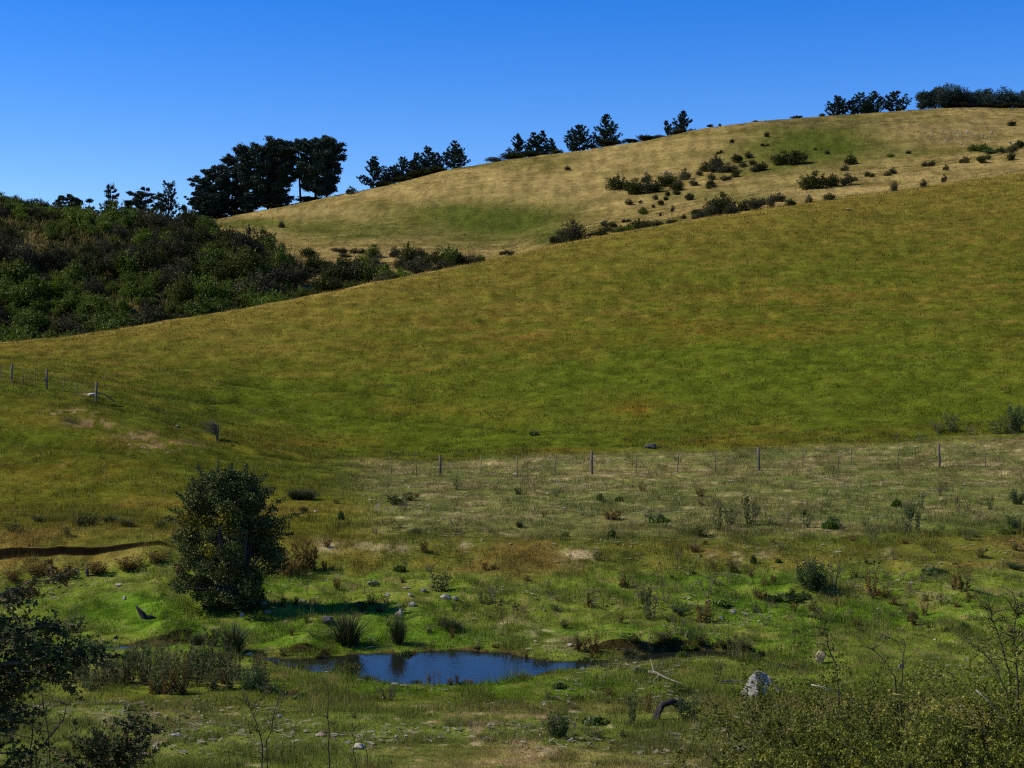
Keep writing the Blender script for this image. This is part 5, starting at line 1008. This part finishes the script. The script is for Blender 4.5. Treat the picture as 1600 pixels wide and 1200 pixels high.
def near_hawthorn(name, label, trunk, branches, d, seed, dens, leaf=.036, sub=9):
    rng = np.random.default_rng(seed); T = Tubes(); TB = Tubes(); Vs, Fs, Cs = [], [], []; n0 = 0
    B0 = np.array([at(u, v, dd) for u, v, dd in trunk]); B0[0, 2] = float(hz(B0[0, 0], B0[0, 1])) - .1
    e = tag(empty(name, B0[0]), label, 'tree' if 'tree' in name else 'shrub'); O = B0[0]
    TB.add(B0 - O, .07 if 'tree' in name else .02, .03 if 'tree' in name else .012, 8)
    berries = []
    for pts, r0, amount, rust in branches:
        P = np.array([at(u, v, d + dd) for u, v, dd in pts]) - O; s = np.linspace(0, 1, len(P)); q = np.linspace(0, 1, 9)
        C = np.stack([np.interp(q, s, P[:, j]) for j in range(3)], 1) + rng.normal(0, .012, (9, 3)); T.add(C, r0, .004, 6)
        for k_ in range(int(sub * amount)):
            w = rng.uniform(.15, 1.0); p0 = np.array([np.interp(w, q, C[:, j]) for j in range(3)]); L = rng.uniform(.10, .30) * (1.2 - .4 * w)
            dr = rand_dirs(1, rng)[0] * [1, 1, .7] + (C[-1] - C[0]) / np.linalg.norm(C[-1] - C[0]) * .5; p1 = p0 + dr * L; T.add([p0, (p0 + p1) / 2 + rng.normal(0, .01, 3), p1], .005, .002, 4)
            n = int(dens * L / .2 * rng.uniform(.6, 1.3)); t_ = rng.uniform(.1, 1.05, (n, 1)); X = p0 * (1 - t_) + p1 * t_ + rng.normal(0, .022, (n, 3))
            A_ = dr + rng.normal(0, .7, (n, 3)); A_ /= np.linalg.norm(A_, axis=1, keepdims=True)
            V, Fc = lobed(X, leaf, rng, A_); Vs.append(V); Fs.append(Fc + n0); n0 += len(V)
            c = np.array((.016, .027, .008)) * (1 - t_) + np.array((.044, .066, .018)) * t_; c = c * rng.uniform(.6, 1.5, (n, 1))
            c = np.where(rng.random((n, 1)) < rust, np.array((.11, .05, .014)) * rng.uniform(.5, 1.3, (n, 1)), c); Cs.append(np.repeat(c, 12, 0))
            if rng.random() < .25: berries.append(p1 + rng.normal(0, .02, 3))
    link('trunk', TB.mesh('trunk', BARK), e); link('branch', T.mesh('branch', TWIG), e)
    link('foliage', new_mesh('foliage', np.concatenate(Vs), np.concatenate(Fs), M_HAW, col=np.concatenate(Cs)), e)
    if berries:
        th = np.linspace(0, 2 * math.pi, 6, endpoint=False); bv, bf = [], []
        for i_, c in enumerate(berries):
            ring = np.array([[math.cos(t_) * .008, math.sin(t_) * .008, 0] for t_ in th]); V = np.concatenate([[[0, 0, .009]], ring, [[0, 0, -.009]]]) + c; o_ = i_ * 8
            bv.append(V); bf += [[o_, o_ + 1 + j, o_ + 1 + (j + 1) % 6] for j in range(6)] + [[o_ + 7, o_ + 1 + (j + 1) % 6, o_ + 1 + j] for j in range(6)]
        be = link('berry', new_mesh('berry', np.concatenate(bv), np.array(bf), BERRY, smooth=True), e); be['kind'] = 'stuff'
m, t, p = base_mat('red_haws', .35, .5); p.inputs['Base Color'].default_value = (.16, .012, .008, 1); BERRY = m
near_hawthorn('hawthorn_tree', 'dark hawthorn with red haws reaching in from the left, close to the viewer',
    [(-150, 1300, 11.3), (-135, 1150, 11.2), (-115, 1000, 11.1), (-100, 880, 11), (-90, 800, 11)],
    [([(-105, 920, 0), (-40, 925, 0), (0, 930, 0), (25, 922, 0), (55, 906, .1), (92, 905, .1)], .016, 1.6, .35), ([(-110, 960, 0), (-50, 950, .2), (0, 935, .2), (20, 945, .3)], .014, 2.2, .12),
     ([(-110, 1000, 0), (-50, 1005, 0), (0, 1000, 0), (45, 985, 0), (85, 988, 0), (122, 1003, .1)], .014, 3.4, .05), ([(-110, 1040, 0), (-40, 1040, 0), (20, 1035, 0), (75, 1032, 0), (125, 1026, 0), (163, 1028, .1)], .016, 5.5, .05),
     ([(-110, 1040, 0), (-40, 1020, .2), (10, 1015, .2), (60, 1012, .3), (100, 1022, .3)], .012, 4.0, .04), ([(-110, 1060, 0), (-40, 1062, 0), (10, 1055, 0), (60, 1050, -.1), (98, 1058, 0)], .012, 4.4, .03),
     ([(-115, 1090, 0), (-50, 1085, 0), (0, 1080, 0), (28, 1085, 0)], .012, 3.0, .03), ([(-120, 1110, 0), (-50, 1118, 0), (0, 1120, 0), (40, 1132, 0)], .012, 3.0, .03), ([(-120, 1100, 0), (-50, 1100, .2), (0, 1105, .2), (35, 1105, .2)], .010, 2.4, .03),
     ([(-130, 1180, 0), (-60, 1180, 0), (-5, 1178, 0), (50, 1172, 0)], .012, 2.4, .04), ([(-130, 1215, 0), (-50, 1215, 0), (5, 1205, 0), (40, 1195, 0)], .012, 1.6, .04), ([(-110, 970, 0), (-60, 965, 0), (-10, 968, 0), (20, 965, .1)], .012, 2.6, .06), ([(-110, 1025, 0), (-60, 1050, .1), (-10, 1045, .1), (30, 1060, .1)], .012, 3.2, .03)],
    11, 61, 20)
near_hawthorn('leafy_shrub', 'low leafy dark shrub at the lower left edge, close to the viewer',
    [(165, 1290, 12), (168, 1240, 12), (170, 1200, 12)],
    [([(170, 1200, 0), (180, 1165, 0), (196, 1140, 0), (205, 1135, 0)], .010, 2.4, .05), ([(170, 1205, 0), (200, 1165, 0), (225, 1145, 0), (240, 1143, 0)], .008, 1.6, .10), ([(168, 1205, 0), (160, 1175, 0), (150, 1158, 0)], .008, 2.0, .05), ([(168, 1215, 0), (145, 1185, 0), (128, 1175, 0)], .008, 2.4, .05), ([(168, 1220, 0), (178, 1190, -.1), (172, 1170, -.1)], .008, 2.8, .05), ([(168, 1220, 0), (195, 1195, 0), (212, 1190, 0)], .008, 2.4, .15), ([(165, 1230, 0), (140, 1210, 0), (122, 1200, 0)], .008, 2.6, .05)],
    12, 62, 18, .034)

def grow(T, tips, p, d, L, r, lev, rng, droop=.05, kids=(7, 6, 4), spread=.9):
    m = 5; P = [p]; q = d / np.linalg.norm(d)
    for i_ in range(m):
        q = q + rng.normal(0, .16, 3) + [0, 0, -droop * (i_ / m)]; q /= np.linalg.norm(q); P.append(P[-1] + q * L / m)
    P = np.array(P); T.add(P, r, r * .4, 5 if lev == 0 else 3 if lev > 1 else 4); tips.append((P, lev))
    if lev < len(kids):
        for _ in range(int(kids[lev] * rng.uniform(.7, 1.3))):
            t_ = rng.uniform(.2, 1.0); i_ = min(int(t_ * m), m - 1); c = P[i_] + (P[i_ + 1] - P[i_]) * (t_ * m - i_)
            dd = (P[i_ + 1] - P[i_]); dd /= np.linalg.norm(dd); dd = dd + rand_dirs(1, rng)[0] * spread + [0, 0, .12]
            grow(T, tips, c, dd, L * rng.uniform(.35, .6), r * .5, lev + 1, rng, droop, kids, spread)
THORN_LEAF = foliage_mat('thorn_hedge_leaves', [(.026, .038, .004), (.080, .098, .009), (.17, .18, .018), (.30, .28, .06)], .5, .35, .3, 2.0)
YSTEM = noise_mat('yellow_green_shoot', (.16, .15, .03), (.28, .25, .06), 12, bump=.1)
def thorn_shrub(name, label, root, height, width, seed, nstem=11, leafn=8, kids=(7, 6, 4), leaf=.017, mat=None, r0=.014, group=None):
    rng = np.random.default_rng(seed); T = Tubes(); tips = []
    e = tag(empty(name, root), label, 'shrub', group)
    for _ in range(nstem):
        a = rng.uniform(0, 2 * math.pi); s = rng.uniform(.1, 1.0) * width / height * .55
        grow(T, tips, np.array([rng.normal(0, .08), rng.normal(0, .08), -.1]), np.array([math.cos(a) * s, math.sin(a) * s, 1.0]), height * rng.uniform(.75, 1.05), r0, 0, rng, .10, kids)
    link('stem', T.mesh('stem', mat or TWIG), e)
    Ps = []
    for P, lev in tips:
        if lev == 0 and leafn > 2: continue
        n = max(1, int(leafn * (1.6 if lev >= 2 else 1) * rng.uniform(.5, 1.4))); t_ = rng.uniform(.05, 1, n) * (len(P) - 1); i_ = np.minimum(t_.astype(int), len(P) - 2)
        Ps.append(P[i_] + (P[i_ + 1] - P[i_]) * (t_ - i_)[:, None] + rng.normal(0, .010, (n, 3)))
    Ps = np.concatenate(Ps); V, Fc = leaf_quads(Ps, leaf, rng, None, .6)
    link('foliage', new_mesh('foliage', V, Fc, THORN_LEAF), e)
    return e
def root_at(u, d): x = (u - CX) / F * d; return np.array([x, d, float(hz(x, d))])
hedge = [(1160, 14.4, 1182, .9, 'thin thorn bush at the left end of the tangled hedge'), (1250, 14.2, 1140, .8, 'thorn bush just right of the large pointed stone'), (1300, 14.0, 1078, 1.0, 'thorn bush second from the left of the dense tangle'), (1360, 13.8, 1050, 1.3, 'tangled green thorn bush in the middle of the hedge'), (1430, 13.6, 1046, 1.3, 'thorn bush with yellow shoots right of the middle of the hedge'), (1500, 13.4, 1034, 1.3, 'bushy thorn in the right part of the hedge'), (1570, 13.2, 1012, 1.3, 'tall thorn bush near the right edge of the view'), (1645, 13.0, 990, 1.3, 'thorn bush at the very right edge of the view'),
         (1320, 12.4, 1120, 1.0, 'front thorn bush below the middle of the hedge'), (1420, 12.2, 1098, 1.3, 'front thorn bush below the yellow shoots'), (1535, 12.0, 1088, 1.3, 'front thorn bush at the lower right corner'), (1225, 12.6, 1165, .8, 'front thorn bush at the lower left of the hedge')]
for i_, (u, d, vt, w, lab) in enumerate(hedge):
    R0 = root_at(u, d); H = CZ + (VH - vt) / F * d - R0[2]
    thorn_shrub('thorn_bush', lab, R0, H * .73, w * 1.15, 200 + i_, 17, 26, (8, 6, 3), .026, r0=.010)
# long shoots rising out of the hedge
def shoot(label, pts, r, seed, mat=TWIG, side=6, leaf=4, name='bare_shoot', rootd=None):
    rng = np.random.default_rng(seed); P = np.array([at(*q) for q in pts]); P[0, 2] = float(hz(P[0, 0], P[0, 1])) - .05 if rootd is None else P[0, 2]
    e = tag(empty(name, P[0]), label, 'shoot'); T = Tubes(); P = P - P[0]; q = np.linspace(0, 1, 12); s = np.linspace(0, 1, len(P))
    C = np.stack([np.interp(q, s, P[:, j]) for j in range(3)], 1) + rng.normal(0, .008, (12, 3)); T.add(C, r, r * .35, 5)
    tips = []
    for _ in range(side):
        t_ = rng.uniform(.45, 1); c = np.array([np.interp(t_, q, C[:, j]) for j in range(3)]); grow(T, tips, c, rand_dirs(1, rng)[0] * [1, 1, .4] + [0, 0, .6], rng.uniform(.08, .30), r * .45, 1, rng, .02, (0, 3, 0))
    link('stem', T.mesh('stem', mat), e)
    if leaf and tips:
        X = np.concatenate([p_ + rng.normal(0, .008, p_.shape) for p_, _ in tips for _k in range(leaf)]); V, Fc = leaf_quads(X, .016, rng, None, .6); link('foliage', new_mesh('foliage', V, Fc, THORN_LEAF), e)
shoot('tall dark thorny shoot at the right edge above the hedge', [(1600, 1300, 13), (1592, 1100, 13), (1588, 1010, 13), (1584, 940, 13)], .012, 1, DARKTWIG, 26, 3)
shoot('leaning thorny shoot left of the tall dark one at the right edge', [(1600, 1300, 13.1), (1580, 1060, 13.1), (1556, 980, 13.1), (1545, 950, 13.1)], .010, 2, DARKTWIG, 16, 2)
shoot('grey slanting shoot crossing above the hedge at right', [(1590, 1290, 12.8), (1575, 1080, 12.8), (1545, 1030, 12.8), (1510, 1000, 12.8)], .009, 3, TWIG, 10, 2)
shoot('thin dark shoot rising left of the buff boulder', [(1330, 1290, 14), (1310, 1060, 14), (1292, 1000, 14), (1278, 950, 14)], .009, 4, DARKTWIG, 14, 3)
shoot('pair of crossing dark twigs in the middle above the hedge', [(1410, 1290, 13.6), (1402, 1060, 13.6), (1385, 1035, 13.6), (1362, 1010, 13.6)], .008, 5, DARKTWIG, 6, 1)
shoot('short upright twig in the middle above the hedge', [(1415, 1290, 13.6), (1408, 1080, 13.6), (1412, 1030, 13.6), (1416, 1005, 13.6)], .007, 6, DARKTWIG, 6, 1)
shoot('long bare shoot left of the hedge reaching toward the charred stump', [(1160, 1290, 14.5), (1140, 1150, 14.5), (1122, 1115, 14.5), (1108, 1085, 14.5)], .009, 7, DARKTWIG, 12, 2)
for i_, (a, b, c, lab) in enumerate([((1268, 1070), (1285, 1073), (1312, 1084), 'short bleached cane on top of the hedge'), ((1525, 1078), (1545, 1096), (1570, 1125), 'curved pale cane in the right of the hedge'), ((1505, 1135), (1530, 1138), (1552, 1148), 'yellow cane low in the right of the hedge'), ((1395, 1084), (1412, 1087), (1428, 1092), 'yellow cane in the middle of the hedge')]):
    T = Tubes(); O = at(*a, 12.15); T.add([at(*a, 12.15) - O, at(*b, 12.05) - O, at(*c, 12.2) - O], .0065, .003, 5)
    tag(link('cane', T.mesh('cane', YSTEM if 'yellow' in lab else PALETWIG), None, O), lab, 'cane')
# bare twigs in the lower left and centre
thorn_shrub('bramble_bush', 'sparse twiggy bramble at the bottom edge left of centre', root_at(415, 13.6), 1.75, 1.5, 301, 9, 2, (6, 5, 2), .016, DARKTWIG, .009)
shoot('forked bare twig rising above the sparse bramble', [(412, 1290, 13.6), (410, 1170, 13.6), (400, 1120, 13.6), (380, 1080, 13.6)], .008, 11, DARKTWIG, 10, 1)
shoot('slanting bare twig at the right of the sparse bramble', [(412, 1290, 13.6), (418, 1160, 13.6), (430, 1110, 13.6), (440, 1078, 13.6)], .007, 12, DARKTWIG, 9, 1)
shoot('tallest thin bare stem right of the sparse bramble', [(516, 1290, 14), (515, 1190, 14), (511, 1120, 14), (512, 1072, 14)], .008, 13, DARKTWIG, 4, 0)
shoot('thin reddish bare stem, left of a matching pair below the pond', [(560, 1290, 14), (556, 1200, 14), (553, 1160, 14), (550, 1130, 14)], .006, 14, DARKTWIG, 2, 0)
shoot('thin reddish bare stem, right of a matching pair below the pond', [(573, 1290, 14.2), (573, 1200, 14.2), (572, 1160, 14.2), (573, 1130, 14.2)], .006, 15, DARKTWIG, 2, 0)
shoot('dark bare sapling stem beside the near hawthorn', [(52, 1290, 12), (48, 1200, 12), (50, 1150, 12), (52, 1110, 12)], .010, 16, DARKTWIG, 8, 0)
shoot('long curved bare twig between the near hawthorn and the low shrub', [(50, 1290, 12), (56, 1180, 12), (85, 1140, 12), (112, 1095, 12)], .010, 17, DARKTWIG, 8, 0)
shoot('thin straight twig hanging below the hawthorn branches', [(80, 1290, 12.1), (75, 1150, 12.1), (68, 1105, 12.1), (62, 1065, 12.1)], .006, 18, DARKTWIG, 5, 0)
